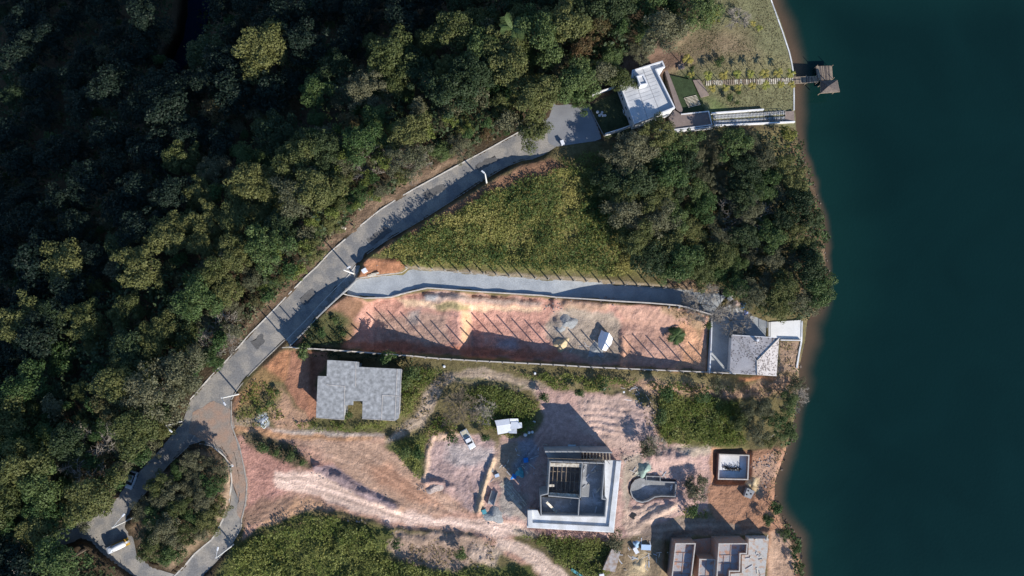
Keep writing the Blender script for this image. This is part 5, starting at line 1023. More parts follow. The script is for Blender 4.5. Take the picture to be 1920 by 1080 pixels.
# ---- tank pit
g0 = G(1375,875); H = thing('concrete_tank', 'square concrete tank with a brick rim sunk in a red earth pit', 'tank', (g0.x, g0.y, -7.9))
pp = poly2([(1349,852),(1404,854),(1402,899),(1347,898)], -5.9); build('wall', MB().strip(pp, .22, -8.6, -5.9, closed=True), M_brick, H); build('capping', MB().strip(pp, .26, -5.9, -5.82, closed=True), M_mort, H); build('slab', MB().prism(shrink(pp, .1), -8.3, -7.0), M_concl, H)
mb = MB()
for k in range(60): x, y = V2(rg.uniform(1354, 1388), rg.gauss(878.5, 2.2), -6.9); a = rg.uniform(0, 6.28); mb.tube([(x, y, -6.95), (x+math.cos(a)*.5, y+math.sin(a)*.4, -6.8+rg.random()*.3), (x+math.cos(a)*1.0, y+math.sin(a)*.3, -6.9)], .05, 4)
setp(build('rebar_heap', mb, M_dark), 'dark tangle of steel bars lying in the sunken concrete tank', 'rebar')
c4 = [(1401.5,915),(1415.6,921.5),(1407.6,935.6),(1395.6,931)]; H = thing('water_cistern', 'grey square block cistern with round openings beside a patch of sand', 'cistern', (*V2(1405,926,-7.2), -7.2)); cc = poly2(c4, -5.7)
build('body', MB().prism(cc, -8.0, -5.7), M_conc, H)
for px, py in ((1403,920),(1400,927),(1408,926)): build('opening', MB().cyl((*V2(px, py, -5.7), -5.72), .2, .06, 10), M_dark, H)

# ---- brick house at the bottom right
H = thing('brick_house', 'roofless orange block house on the lake bank at the bottom edge', 'house', (*V2(1345,1040,-6.6), -6.6))
def block(pts, top, floor, base=-7.4, inner=()):
    pw = poly2(pts, top); build('wall', MB().strip(shrink(pw, .1), .2, base, top-.06, closed=True), M_brick, H); build('capping', MB().strip(shrink(pw, .1), .24, top-.06, top, closed=True), M_mort, H)
    build('floor', MB().prism(shrink(pw, .15), base, floor), mat('stained_slab', (.36,.35,.36), .9, .18, 1.2, 6, .2, col2=(.42,.25,.18), lo=.5, hi=.62), H)
    mb = MB()
    for ln in inner: mb.strip(poly2(ln, floor+.25), .1, floor-.05, floor+.1)
    if inner: build('floor_joints', mb, M_brick, H)
block([(1266.7,1018.7),(1304.6,1018.7),(1296,1090),(1258.6,1090)], -1.8, -2.9, inner=([(1267,1037),(1301,1037)],[(1265,1055),(1299,1056)],[(1263,1076),(1297,1076)],[(1282,1037),(1278,1088)]))
block([(1347.5,1019),(1402,1018.7),(1400.6,1039),(1388.5,1039),(1387.5,1072),(1368.7,1072),(1368,1090),(1343,1090)], -.8, -1.9, inner=([(1349,1042),(1388,1041)],[(1347,1057),(1387,1057)],[(1371,1019),(1369,1072)],[(1358,1042),(1355,1088)]))
block([(1311.5,1048),(1341.5,1049),(1339,1090),(1309,1090)], -2.2, -2.8, inner=([(1325,1048),(1323,1089)],))
build('terrace', MB().prism(poly2([(1404,1010),(1441.7,1010),(1433,1090),(1370,1090),(1370,1076),(1391,1074),(1391,1041),(1403,1040)], -4.2), -8.4, -4.2), mat('mottled_terrace', (.48,.46,.43), .9, .18, .8, 5, .2, col2=(.46,.33,.25), lo=.5, hi=.62), H)
build('yard_floor', MB().prism(poly2([(1300,1012),(1340,1008),(1336,1045),(1302,1048)], -6.3), -7.5, -6.3), M_brick, H)
# ---- tin sheds
def shed(label, pts, zt, zb, mt, tilt=.25, name='tin_shed', cat='shed', wmt=None):
    T = thing(name, label, cat, (*V2(*pts[0], zb), zb)); pw = poly2(pts, zt); n = len(pw); z1 = [zt+tilt*(i in (0, 1)) for i in range(n)]
    build('roof', MB().prism(pw, [z-.06 for z in z1], z1), mt, T); build('wall', MB().prism(shrink(pw, .2), zb-.6, [z-.09 for z in z1]), wmt or M_wood, T); return T
T = shed('small tin-roofed shed with a weathered grey roof near the bottom edge', [(1146.7,1029),(1163,1033.5),(1153,1073),(1130,1068)], -2.6, -4.8, mat('rusty_tin', (.40,.37,.36), .7, .2, .8, 5, .1, col2=(.30,.22,.17)))
H = thing('sheet_shed', 'site hut roofed with overlapping white sheets beside the bare tree', 'shed', (*V2(950,798,-3), -3.1))
SH = [((927.5,788.5),(955,785),(956.5,795),(931,798.5),-.5,.25),((931,798),(957.5,795),(959,810),(933.5,815),.0,-.12),((956,785),(971.5,785),(972.5,791),(956.5,792),-.6,-.1),((957.5,791.5),(972,791),(973,803),(958.5,804.5),-.5,.25),((971.8,792.5),(978.3,792),(979,801.5),(972,803.5),-.3,.1),((954,804),(969,803.5),(969,812.5),(954.5,812),-.7,.3)]
for a, b, c, d, dz_, tl in SH:
    z = -.9+dz_*.35; pw = poly2([a, b, c, d], z); build('roof_sheet', MB().prism(pw, [z-.04, z-.04, z+tl-.04, z+tl-.04], [z, z, z+tl, z+tl]), M_tin, H)
build('wall', MB().prism(poly2([(931,790),(969,788),(971,803),(962,808),(936,811)], -1.4), -3.7, -1.42), M_wood, H)
# ---- stretched white sheet in the lot
H = thing('sheet_tent', 'white tarpaulin stretched over a ridge in the bare earth lot', 'tarpaulin', G(1133,640)); rgz = G(1133,640).z
rid = [(1142,624),(1138,636),(1129,656)]; lft = [(1128,618),(1122,634),(1121,650)]; rgt = [(1149,634),(1146,645),(1136,658)]
vs = [(*V2(*p, rgz+h_), rgz+h_) for row, h_ in ((lft, 1.0), ([(1133,622),(1130,637),(1125,654)], 1.7), (rid, 2.3), (rgt, 1.2)) for p in row]; mb = MB(); fs = []
for r_ in range(3):
    for c_ in range(2): i = r_*3+c_; fs.append((i, i+3, i+4, i+1))
mb.add(vs, fs); o = build('sheet', mb, M_tin, H); md = o.modifiers.new('t', 'SOLIDIFY'); md.thickness = .05
mb = MB()
for p, h_ in ((lft[0], 1.0), (lft[2], 1.0), (rid[0], 2.3), (rid[2], 2.3), (rgt[0], 1.2), (rgt[2], 1.2)): x, y, z = (*V2(*p, rgz+h_), rgz+h_); mb.tube([(x, y, rgz-.5), (x, y, z)], .06, 5)
build('poles', mb, M_wood, H)

# ================================================================ WALLS AND POST FENCES
def postfence(name, label, cat, line, zt_or_none, wh, ph, pw_, step, mt, n=None, wt_=.22, base=5.5, wcap=None):
    """wall or kerb with a regular row of posts; every post is a part"""
    q = along(line, step, n)
    if zt_or_none is None: g = [G(*p) for p in q]; tops = [(p.x, p.y, p.z+wh) for p in g]; bots = [p.z-.6 for p in g]
    else: tops = []; bots = []
    if zt_or_none is not None:
        for p in q: z = zt_or_none(*p); x, y = w2(*p, z); tops.append((x, y, z)); bots.append(z-base)
    T = thing(name, label, cat, (tops[0][0], tops[0][1], bots[0]))
    build('wall' if wh > .5 or zt_or_none else 'footing', MB().strip([t_[:2] for t_ in tops], wt_, bots, [t_[2] for t_ in tops]), mt, T)
    if wcap: build('capping', MB().strip([t_[:2] for t_ in tops], wt_+.03, [t_[2] for t_ in tops], [t_[2]+.05 for t_ in tops]), wcap, T)
    if ph:
        me = bpy.data.meshes.new('post'); m1 = MB().box((0, 0, ph/2-.1), (pw_, pw_, ph)); me.from_pydata(m1.v, [], m1.f); me.materials.append(M_post); base_l = T.location
        for t_ in tops: o = bpy.data.objects.new('post', me); C.objects.link(o); o.parent = T; o.location = Vector(t_)-base_l
    return T
postfence('post_fence', 'row of tall thin posts along the grass side of the driveway', 'fence', [(765,503.5),(862,510.5),(951,518.5),(1060,526),(1117,529),(1170,534.5),(1256,541.5),(1338,548)], None, .12, 3.7, .2, 24, M_kerb2, wt_=.18)
postfence('lot_wall', 'long retaining wall with posts along the lower side of the bare lot', 'wall', [(541,651),(620,656),(700,662),(780,668),(810,671.5),(900,677),(1000,682),(1040,684),(1085,687),(1120,689),(1200,692.5),(1330,698),(1368,700)], lambda x, y: wall_top(x)+.25, 5, 4.2, .2, 24, M_post, wcap=M_mort, base=7)
postfence('lot_front_wall', 'tall grey wall with studs between the pavement and the lot', 'wall', [(668,524.5),(643,549),(612,578),(593,597),(576,616),(541,651)], lambda x, y: lin(x, [(541,2.5),(612,2.4),(643,1.9),(668,.8)]), 5, .35, .34, 24, M_conc, base=5.5)
wallthing('driveway_wall', 'white-topped retaining wall between driveway and the right half of the lot', [(1040,557),(1100,560.5),(1150,564),(1220,568),(1278,573),(1335,590)], 5.5, .24, M_mort, zt=lambda x, y: lin(x, [(1040,-1.35),(1110,-1.25),(1250,-1.7),(1340,-2.6)]))
wallthing('driveway_wall', 'low white wall curving along the left half of the driveway', [(645,551),(652,553.5),(684,559),(729,558),(764,548.5),(802,540),(830,542),(862,544.5),(940,549.5),(1015,554),(1040,557)], .75, .22, M_mort, step=8, base=3)
wallthing('driveway_kerb', 'pale kerb wall at the upper left mouth of the driveway', [(668,522),(712,516),(755,511),(765,502)], .35, .2, M_mort, step=8)
wallthing('lot_end_wall', 'thin white wall closing the lot off from the parking area', [(1335.5,590),(1334,640),(1331,698)], 5.5, .24, M_concl, zt=lambda x, y: -4.0)
for px, lab in ((1254,'left'),(1273,'right')): a = G(px, 571); wallthing('buttress', f'{lab} one of two short white buttresses inside the driveway wall', [(px,571),(px-1.5,578)], 1.4, .2, M_white, step=None)

rs2 = np.random.default_rng(5); mb = MB()
for a in along(SHORE[8:-1], n=330):
    z = LAKE_Z; x, y = w2(a[0]+rs2.normal()*3.5, a[1]+rs2.normal()*2, z); s_ = abs(rs2.normal())*.16+.07; mb.box((x, y, z+.02), (s_*1.4, s_, s_*.8), rs2.uniform(0, 3), rx=rs2.uniform(-.5, .5), ry=rs2.uniform(-.5, .5))
setp(build('shore_stones', mb, mat('wet_stone', (.16,.125,.10), .8, .3, .6, 4, .4)), 'stones and driftwood strewn along the natural waterline', 'stones', None, 'stuff')

# ================================================================ OBJECTS
# ---- garden palms
def palm_mesh(seed, n, ln, mtl, droop=.9, wid=.09, z0=0):
    rg = np.random.default_rng(seed); V = []; F = []
    for k in range(n):
        th = k*2.39996+rg.uniform(-.3, .3); up = rg.uniform(.25, 1.0); L_ = ln*rg.uniform(.8, 1.1); prev = None
        for j in range(7):
            t = j/6; r = L_*t*(1-.15*t); z = z0+L_*(up*t-droop*t*t*.9); c = np.array([math.cos(th)*r, math.sin(th)*r, z]); side = np.array([-math.sin(th), math.cos(th), 0])
            w_ = wid*L_*(.35+1.6*t*(1-t)*1.6)*(0.2 if j == 6 else 1)
            a = c+side*w_+np.array([0, 0, -.3*w_]); b = c-side*w_+np.array([0, 0, -.3*w_]); V += [a, c, b]
            if prev is not None: i = prev; m_ = len(V)-3; F += [(i, i+1, m_+1, m_), (i+1, i+2, m_+2, m_+1)]
            prev = len(V)-3
            # leaflets
            if 0 < j < 6:
                for s_ in (-1, 1):
                    for q in (0, .5):
                        cc = c+np.array([math.cos(th), math.sin(th), 0])*q*L_/7; tip = cc+side*s_*w_*2.6+np.array([math.cos(th), math.sin(th), -.5])*w_*1.6; d_ = np.array([math.cos(th), math.sin(th), 0])*L_*.045
                        i = len(V); V += [cc-d_, cc+d_, tip+d_*.3, tip-d_*.3]; F.append((i, i+1, i+2, i+3))
    me = rawmesh('fronds', np.array(V), np.array(F)); me.materials.append(mtl); return me
def trunkm(h, r, mtl):
    mb = MB().tube([(0, 0, -.3), (.05*h, 0, h*.5), (.03*h, .03*h, h)], [r*1.2, r, r*.8], 7); me = bpy.data.meshes.new('trunk'); me.from_pydata(mb.v, [], mb.f); me.materials.append(mtl); return me
PV = [palm_mesh(40+i, 9, 1.35, L_PALM, .9, .12, 4.0) for i in range(3)]; TR = trunkm(4.0, .10, M_BARK)
def palm(px, py, s, label, group=None, fr=None, tr=None, h=4.0):
    x, y, z = place_c(px, py, h*s, 1.0); r = thing('palm', label, 'palm', (x, y, z), group, random.uniform(0, 6.28)); r.scale = (s,)*3
    for nm, me in (('fronds', fr or random.choice(PV)), ('trunk', tr or TR)): o = bpy.data.objects.new(nm, me); C.objects.link(o); o.parent = r
    return r
top = [(1327,141),(1357,140),(1383,138.5),(1407,137.5),(1434,137),(1459,137),(1482,137)]; bot = [(1335,165),(1360,164),(1384.5,162.5),(1411,160.5),(1436,159.5),(1464,159),(1484,158)]
o_ = ['first','second','third','fourth','fifth','sixth','last']
for i, (px, py) in enumerate(top): palm(px, py, random.uniform(.85, 1.05), f'yellow palm, {o_[i]} from the house in the row above the boardwalk', 'palms along the boardwalk')
for i, (px, py) in enumerate(bot): palm(px, py, random.uniform(.75, .95), f'yellow palm, {o_[i]} from the house in the row below the boardwalk', 'palms along the boardwalk')
palm(1289,111,1.1,'yellow palm standing alone beside the square table'); palm(1412,44,.6,'small yellow palm upper left of the pair high on the lawn'); palm(1424,52,.65,'small orange-yellow palm lower right of the pair high on the lawn')
palm(1296,140,.7,'thin palm between the garden square and the path')
dkp = palm_mesh(77, 16, 2.4, L_GREEN, .8, .13, 1.2); palm(1268,630,1.0,'dark green feathery palm growing in the bare earth lot', fr=dkp, tr=trunkm(1.2, .2, M_BARK), h=1.2)
bigp = palm_mesh(78, 5, 3.4, L_GREEN, .5, .17, 11.0); palm(961,54,1.0,'palm with four broad fronds poking out of the dark forest', fr=bigp, tr=trunkm(11, .2, M_BARK), h=11)
for px, py, s, lab in ((1343.5,120,.75,'round dark shrub at the left of the upper lawn'),(1352,111,.6,'smaller dark shrub right behind the first lawn shrub'),(1384,175,.6,'dark shrub nearest the boardwalk on the lower lawn'),(1367,184,.75,'largest dark shrub on the lower lawn'),(1382,194,.5,'lowest dark shrub on the lower lawn'),(1297,128,.6,'shrub beside the path end near the table')): tree('bush', px, py, s*.8, lab, frac=.5)
# ---- bare trees
def bare(px, py, seed, rad, h, label, frac=.5, levels=4, group=None, mt=None, twig=.03):
    x, y, z = place_c(px, py, h, frac); T = thing('bare_tree', label, 'tree', (x, y, z), group); o = bpy.data.objects.new('branches', branch_mesh('branches', seed, rad, h, mt or M_BARE, levels, twig)); C.objects.link(o); o.parent = T; return T
M_BR = mat('brown_twigs', (.24,.19,.13), .95, .3, .6, 8, .3)
bare(1318,570,1,6.4,6.5,'leafless grey tree spreading over the driveway end',levels=5,twig=.022); bare(862,768,2,5.2,5.5,'wide leafless brown tree beside the pink plateau',levels=5,mt=M_BR,twig=.022); bare(905,770,3,3.4,4.5,'smaller leafless grey tree between hut and big bare tree',levels=4)
bare(1375,600,12,4.5,5.5,'leafless tree over the parking area',levels=5,twig=.02); bare(585,398,4,3.4,6,'leafless white-branched tree at the forest edge by the fallen trunk'); bare(762,300,5,3.2,6.5,'leafless pale tree just above the upper road kerb'); bare(1487,745,6,2.8,5,'leafless tree leaning over the shore below the small plot'); bare(1392,410,7,2.8,9,'leafless grey tree in the lakeside wood')
bare(1385,35,8,3.2,4,'leafless shrub tree near the top of the lawn'); bare(172,850,9,3.4,10,'leafless pale tree left of the parked car'); bare(415,630,10,2.6,7,'leafless pale tree beside the road kerb at the forest edge'); bare(1305,918,16,2.6,3.5,'leafless grey shrub tree between pool and tank pit'); bare(1230,835,11,1.6,3.5,'thin leafless tree above the pool'); bare(385,960,13,2.5,3.2,'leafless brown tree on the road loop island')
bare(300,905,14,2.5,4,'leafless grey tree at the left of the road loop island'); bare(700,300,15,3,7,'leafless tree in the forest edge scrub left of the pale one')
# fallen trunk
T = thing('fallen_tree', 'pale fallen trunk with broken limbs at the forest edge by the road', 'log', G(640,420)); mb = MB()
def gp(px, py, h): g = G(px, py, h); return g
for ln, r in (([(648,429),(641,426),(636,418),(628,417.5),(614,417)], [.34,.3,.2,.15,.08]), ([(634,417),(630,410),(629,404)], [.15,.1,.05]), ([(602,418),(590,424),(574,425),(566,420),(563,416)], [.12,.13,.12,.08,.05]), ([(588,424),(588,414),(586,402),(580,394)], [.12,.1,.07,.04]), ([(588,424),(598,429),(604,431)], [.08,.06,.04])):
    mb.tube([gp(x, y, 2.2) for x, y in ln], r, 6)
build('stem', mb, mat('pale_dead_wood', (.62,.53,.42), .9, .2, .6, 6, .2), T)
setp(build('fallen_log', MB().tube([gp(669,387,.6), gp(676,394,.4)], [.2, .16], 6), M_woodl), 'short pale log lying above the fallen trunk', 'log')
setp(build('fallen_pole', MB().tube([gp(1440,824,1.2), gp(1449,816,1.8), gp(1459,808,1.5)], [.07, .06, .04], 5), M_woodl), 'thin pale pole lying in the scrub above the bank', 'pole')
# ---- street lamps
M_pole = mat('pale_concrete_pole', (.78,.76,.72), .7, .06, 1, 5, .05)
def lamp(px, py, h, arm_px, label, head=True, r=.15):
    g = G(px, py); T = thing('street_lamp', label, 'street lamp', g); z = g.z
    build('pole', MB().tube([(g.x, g.y, z-.3), (g.x, g.y, z+h*.5), (g.x, g.y, z+h)], [r*1.25, r, r*.8], 8), M_pole, T)
    if head:
        a = V2(*arm_px, z+h+.4); build('arm', MB().tube([(g.x, g.y, z+h-.25), ((g.x+a[0])/2, (g.y+a[1])/2, z+h+.25), (a[0], a[1], z+h+.35)], .05, 5), M_steel, T)
        an = math.atan2(a[1]-g.y, a[0]-g.x); hd = build('lamp_head', MB().box((a[0], a[1], z+h+.36), (.8, .34, .16), an), M_white, T, bevel=.05); build('lens', MB().box((a[0], a[1], z+h+.26), (.6, .24, .05), an), M_steel, hd)
    return T
lamp(447,739,9,(421,757),'white lamp post at the curve above the road junction'); lamp(663,513,9,(654,501),'white lamp post where the driveway meets the road'); lamp(912.5,343,9,(905.5,322),'white lamp post on the lower kerb of the upper road')
lamp(437.5,1021,9,(408,1029),'white lamp post at the outer curve of the loop near the bottom'); lamp(250,970,8,(231,966),'white lamp post at the left tip of the loop island'); lamp(341,790,7,(320,808),'lamp reaching over the road left of the junction', r=.1)
lamp(436,870,4,(434,874),'short dark post with teal head on the inner loop kerb', r=.06)
# ---- small posts, boxes, gate pillars
def crate(px, py, d, hgt, mt, name, label, cat, rz=0, dz=0, lid=None):
    g = G(px, py); T = thing(name, label, cat, g); build('body', MB().box((g.x, g.y, g.z+hgt/2+dz), (d[0], d[1], hgt), rz), mt, T, bevel=.03); build('lid', MB().box((g.x, g.y, g.z+hgt+.04+dz), (d[0]+.08, d[1]+.08, .07), rz), lid or mt, T); return T
crate(685,508,(1.0,.8),1.2,M_tin,'meter_box','white meter box at the driveway mouth beside the lamp post','box',R(30)); crate(698,516,(1.9,.35),.5,M_woodl,'plank_stack','pale planks stacked below the meter box','planks',R(14)); crate(704,513.5,(1.7,.3),.4,M_woodl,'plank_stack','thin planks leaning right of the meter box','planks',R(10))
crate(1054,269,(.7,1.0),.9,M_tin,'electric_box','small white cabinet at the corner of the paved yard','cabinet',R(20)); crate(1210.5,1025,(2.1,1.1),.5,mat('pale_blue_panel', (.45,.6,.8), .6, .06, 1, 4, 0),'panel_stack','stack of pale blue panels in the yard left of the brick house','panels',R(-3))
crate(1191,1030,(.8,1.3),.9,M_tin,'bath_tub','white tub beside the blue-grey tarpaulin','tub',R(30)); crate(1127,1076,(1.0,.9),1.5,M_tin,'water_tank','white tank below the tin-roofed shed','tank',R(10)); crate(1081,1073,(2.8,.5),.4,M_teal,'trough','long teal trough near the bottom edge','trough',R(-32))
crate(1187,967,(1.1,1.2),.15,M_dark,'inspection_pit','square dark inspection hole in the sand below the pool','hole',R(-30))
crate(908,958,(.9,.9),.7,M_teal,'drum','teal drum by the gravel heap left of the concrete house','drum',R(20)); crate(932,890.5,(.9,.6),.6,mat('pale_blue_sack', (.55,.65,.8), .6, .1, 1, 4, .1),'cement_sack','pale blue sack near the rubbish heap','sack',R(20)); crate(920,880,(1.1,1.1),.2,M_concd,'manhole','square concrete cover above the pale blue sack','cover',R(15))
crate(986,862,(1.0,1.0),.5,M_blue,'cement_mixer_tub','deep blue plastic tub in shade left of the concrete house','tub',R(5)); crate(1001,790,(.7,.25),.15,M_tin,'board','short white board in the weeds right of the hut','board',R(-30))
for i, (px, py, s) in enumerate(((985,815,.9),(992,811,.8),(998,810,.75))): g = G(px, py); T = MB().cyl((g.x, g.y, g.z-.1), .55*s, .5*s, 8, r2=.3*s); setp(build('sand_bag', T, M_tin), ['leftmost white bulging sack right of the sheet hut','middle white bulging sack right of the sheet hut','rightmost white bulging sack right of the sheet hut'][i], 'sack', 'white sacks by the hut')
for k, (px, py, w_, lab) in enumerate(((1060,840,22,'lower'),(1072,835,14,'upper'))): crate(px, py, (w_*.12, .35), .2, mat('pale_timber%d' % k, (.5,.58,.62), .8, .1, 1, 5, .1), 'timber_stack', f'{lab} pale timber stack in shade behind the concrete house', 'timber', R(-2))
setp(build('pipe', MB().tube([gp(1169,749,.2), gp(1196,752,.2)], .06, 5), M_tin), 'long white pipe lying above the bulldozed mound', 'pipe')
for k, (px, py) in enumerate(((1021,711),(1169,735),(833,687),(1003,700))): setp(build('plastic_scrap', MB().cyl((*G(px, py)[:2], G(px, py).z+.25), .32, .12, 7, r2=.2), M_tin), ['white scrap in the weeds at the end of the curved drive','white scrap at the top of the bulldozed mound','white scrap at the top of the curved drive','white scrap below the lot wall'][k], 'scrap', 'white scraps in the weeds')
# pale poles added to imitate sunlit strips on the shaded ground
T = thing('lit_strip_poles', 'pale poles laid as sunlit strips on the shaded ground left of the concrete house', 'timber', G(965,920)); mb = MB(); rg = random.Random(6)
for k in range(9): o = k*2.0; a = gp(936+o, 908-o*.6, .25+.1*(k % 2)); b = gp(975+o*.8+rg.uniform(-3, 3), 955-o*.6, .25+.1*(k % 2)); mb.tube([a, b], .09, 5)
build('poles', mb, M_woodl, T)
T = thing('concrete_formwork', 'long narrow open formwork trough beside the gravel heap', 'formwork', G(922,935)); mb = MB(); ga, gb = gp(928,920,0), gp(920,946,0); d_ = (gb-ga).normalized(); sd_ = Vector((-d_.y, d_.x, 0))
for s_ in (-1, 1): mb.strip([(ga+sd_*.7*s_)[:2], (gb+sd_*.7*s_)[:2]], .12, ga.z-.2, ga.z+1.0)
build('side_board', mb, M_conc, T); mb = MB(); mb.strip([(ga+d_*.1)[:2], (gb-d_*.1)[:2]], 1.25, ga.z-.2, ga.z+.15); build('base', mb, M_concd, T)
# heaps
def heap(px, py, r, h, mt, name, label, cat, seed, sx=1, rz=0):
    rg_ = np.random.default_rng(seed); g = G(px, py); n = 26; V = []; F = []; rings = 10
    for i in range(rings+1):
        for k in range(n):
            th = 2*math.pi*k/n; rr = r*i/rings*(1+.22*math.sin(th*3+seed)+.1*math.sin(th*5)); x = rr*math.cos(th)*sx; y = rr*math.sin(th); x, y = x*math.cos(rz)-y*math.sin(rz), x*math.sin(rz)+y*math.cos(rz)
            z = h*(1-(i/rings)**1.3)+rg_.uniform(-.06, .06)*h-(.25 if i == rings else 0); V.append((g.x+x, g.y+y, g.z+z))
    for i in range(rings):
        for k in range(n): F.append((i*n+k, (i+1)*n+k, (i+1)*n+(k+1) % n, i*n+(k+1) % n))
    mb = MB(); mb.v = V; mb.f = F; mb.m = [0]*len(F); o = build(name, mb, mt); o.data.polygons.foreach_set('use_smooth', np.ones(len(F), bool)); return setp(o, label, cat)
heap(1052,645,1.6,1.3,M_sand,'sand_heap','pale yellow sand heap in the bare lot left of the white tarpaulin','heap',1,1.25,.5); heap(1062,603,2.4,1.1,M_gravel,'gravel_heap','grey gravel heap in the lot above the sand heap','heap',2,1.2); heap(1118,655,2.2,.5,M_gravel,'gravel_heap','flat grey gravel heap left of the white tarpaulin','heap',3)
heap(925,966,1.9,.8,M_gravel,'gravel_heap','dark gravel heap beside the teal drum','heap',4,1.4); heap(1207,880,1.8,1.0,mat('green_grey_sand', (.32,.42,.36), .95, .2, .6, 6, .4),'sand_heap','greenish grey heap above the pool','heap',5,.8,-.6); heap(493,790,1.6,.5,mat('pale_gravel', (.52,.56,.60), .95, .15, .6, 6, .4),'gravel_heap','pale bluish gravel heap by the junction','heap',6,.7)
heap(1410,908,1.6,.7,M_sand,'sand_heap','yellow sand heap between the cistern and the sunken tank','heap',7,.8,.7); heap(815,910,1.9,1.1,M_sandb,'earth_heap','dark earth heap at the lower left corner of the plateau','heap',8,1.3); heap(962,893,.8,.3,M_blue,'rubbish_heap','blue rubbish heap in shade left of the concrete house','heap',9,1.0)
heap(974,887,1.1,.3,M_teal,'rubbish_heap','teal and grey rubbish heap right of the blue one','heap',10); heap(1200,1060,1.5,.6,M_sand,'sand_heap','sand heap right of the tin-roofed shed','heap',11); heap(1192,1019,1.0,.5,mat('blue_grey_tarp', (.3,.45,.6), .6, .1, 1, 4, .3),'tarpaulin','crumpled blue-grey tarpaulin above the white tub','tarpaulin',12)
heap(1393,571,.9,.7,M_blue,'tarpaulin','bright blue crumpled tarpaulin at the edge of the parking area','tarpaulin',13,.7); heap(1400,585,.7,.4,mat('violet_blue_bags', (.25,.33,.65), .6, .2, 1, 4, .3),'rubbish_bag','bluish rubbish bags below the blue tarpaulin','bags',14); heap(1381,569,.9,.4,mat('pinkish_rubble', (.5,.38,.33), .9, .2, 1, 4, .3),'rubble_heap','pinkish rubble heap left of the blue tarpaulin','rubble',15)
crate(1367,560,(.8,.9),.8,M_tin,'washing_machine','white broken appliance at the end of the driveway','appliance',R(35)); crate(1376,555.5,(1.3,.2),.5,M_woodl,'plank','pale plank above the white appliance','plank',R(0)); crate(1356,550,(1.7,.9),1.0,M_dark,'skip','dark container at the top end of the driveway','container',R(-5)); crate(1379,579,(.3,1.9),.1,M_concl,'plank','pale board lying left of the bluish bags','board',R(32))
# rubble: stones strewn along banks
rs = np.random.default_rng(12); mb = MB()
for ln, n, w_ in (([(588,878),(640,902),(690,930),(750,955)], 260, 9), ([(700,492),(740,490)], 50, 7), ([(780,915),(830,905)], 60, 10), ([(600,958),(660,972),(740,992),(850,1003),(920,1012)], 130, 5), ([(1150,565),(1060,575),(1020,570)], 90, 10), ([(1180,735),(1230,760),(1235,800)], 90, 10), ([(905,960),(935,975)], 70, 9), ([(1405,870),(1440,860),(1430,900)], 70, 14), ([(925,862),(912,895),(897,960)], 60, 4), ([(1160,860),(1215,850),(1290,860)], 90, 14), ([(740,1005),(860,1015),(900,1050)], 110, 14)):
    for a in along(ln, n=n):
        g = G(a[0]+rs.normal()*w_*.5, a[1]+rs.normal()*w_*.5); s_ = rs.uniform(.08, .3); mb.box((g.x, g.y, g.z+.1+s_*.3), (s_*rs.uniform(.8, 1.6), s_, s_*.7), rs.uniform(0, 3), rx=rs.uniform(-.5, .5), ry=rs.uniform(-.5, .5))
setp(build('rubble', mb, M_sandb), 'loose stones and clods strewn along the earth banks', 'rubble', None, 'stuff')
# ---- vehicles
def wheel(T, x, y, r, w_, z=0):
    mb = MB(); n = 16; vs = [(x+r*math.cos(2*math.pi*k/n), y+s_*w_/2, r+r*math.sin(2*math.pi*k/n)) for s_ in (-1, 1) for k in range(n)]
    me = bpy.data.meshes.new('wheel'); me.from_pydata(vs, [], [tuple(range(n)), tuple(range(n, 2*n))[::-1]]+[(k, n+k, n+(k+1) % n, (k+1) % n) for k in range(n)]); me.materials.append(M_dark); o = bpy.data.objects.new('wheel', me); C.objects.link(o); o.parent = T
    rr = r*.55; vs = [(x+rr*math.cos(2*math.pi*k/10), y+s_*(w_/2+.01), r+rr*math.sin(2*math.pi*k/10)) for s_ in (-1, 1) for k in range(10)]
    me = bpy.data.meshes.new('rim'); me.from_pydata(vs, [], [tuple(range(10)), tuple(range(10, 20))[::-1]]); me.materials.append(M_steel); q = bpy.data.objects.new('rim', me); C.objects.link(q); q.parent = o
def local(name, mb, mt, T, bevel=0):
    me = bpy.data.meshes.new(name); me.from_pydata(mb.v, [], mb.f); me.materials.append(mt); o = bpy.data.objects.new(name, me); C.objects.link(o); o.parent = T
    if bevel: b = o.modifiers.new('bevel', 'BEVEL'); b.width = bevel; b.segments = 2; b.limit_method = 'ANGLE'
    return o
def hull(sections, n=1):
    """car body: cross sections along x: (x, half width, z low, z high)"""
    mb = MB(); vs = []
    for x, hw, z0, z1 in sections: vs += [(x, -hw, z0), (x, hw, z0), (x, hw*1.0, z0+(z1-z0)*.7), (x, hw*.88, z1), (x, -hw*.88, z1), (x, -hw, z0+(z1-z0)*.7)]
    k = 6; fs = [tuple(range(k)), tuple(range((len(sections)-1)*k, len(sections)*k))[::-1]]
    for i in range(len(sections)-1):
        for j in range(k): fs.append((i*k+j, (i+1)*k+j, (i+1)*k+(j+1) % k, i*k+(j+1) % k))
    return mb.add(vs, fs)
def heading(a, b): p, q = G(*a), G(*b); return math.atan2(q.y-p.y, q.x-p.x)
g = G(249,899); T = thing('parked_car', 'silver hatchback parked in shade half under the tree at lower left', 'car', (g.x, g.y, g.z+.03)); T.rotation_euler.z = heading((255,884),(247,905))
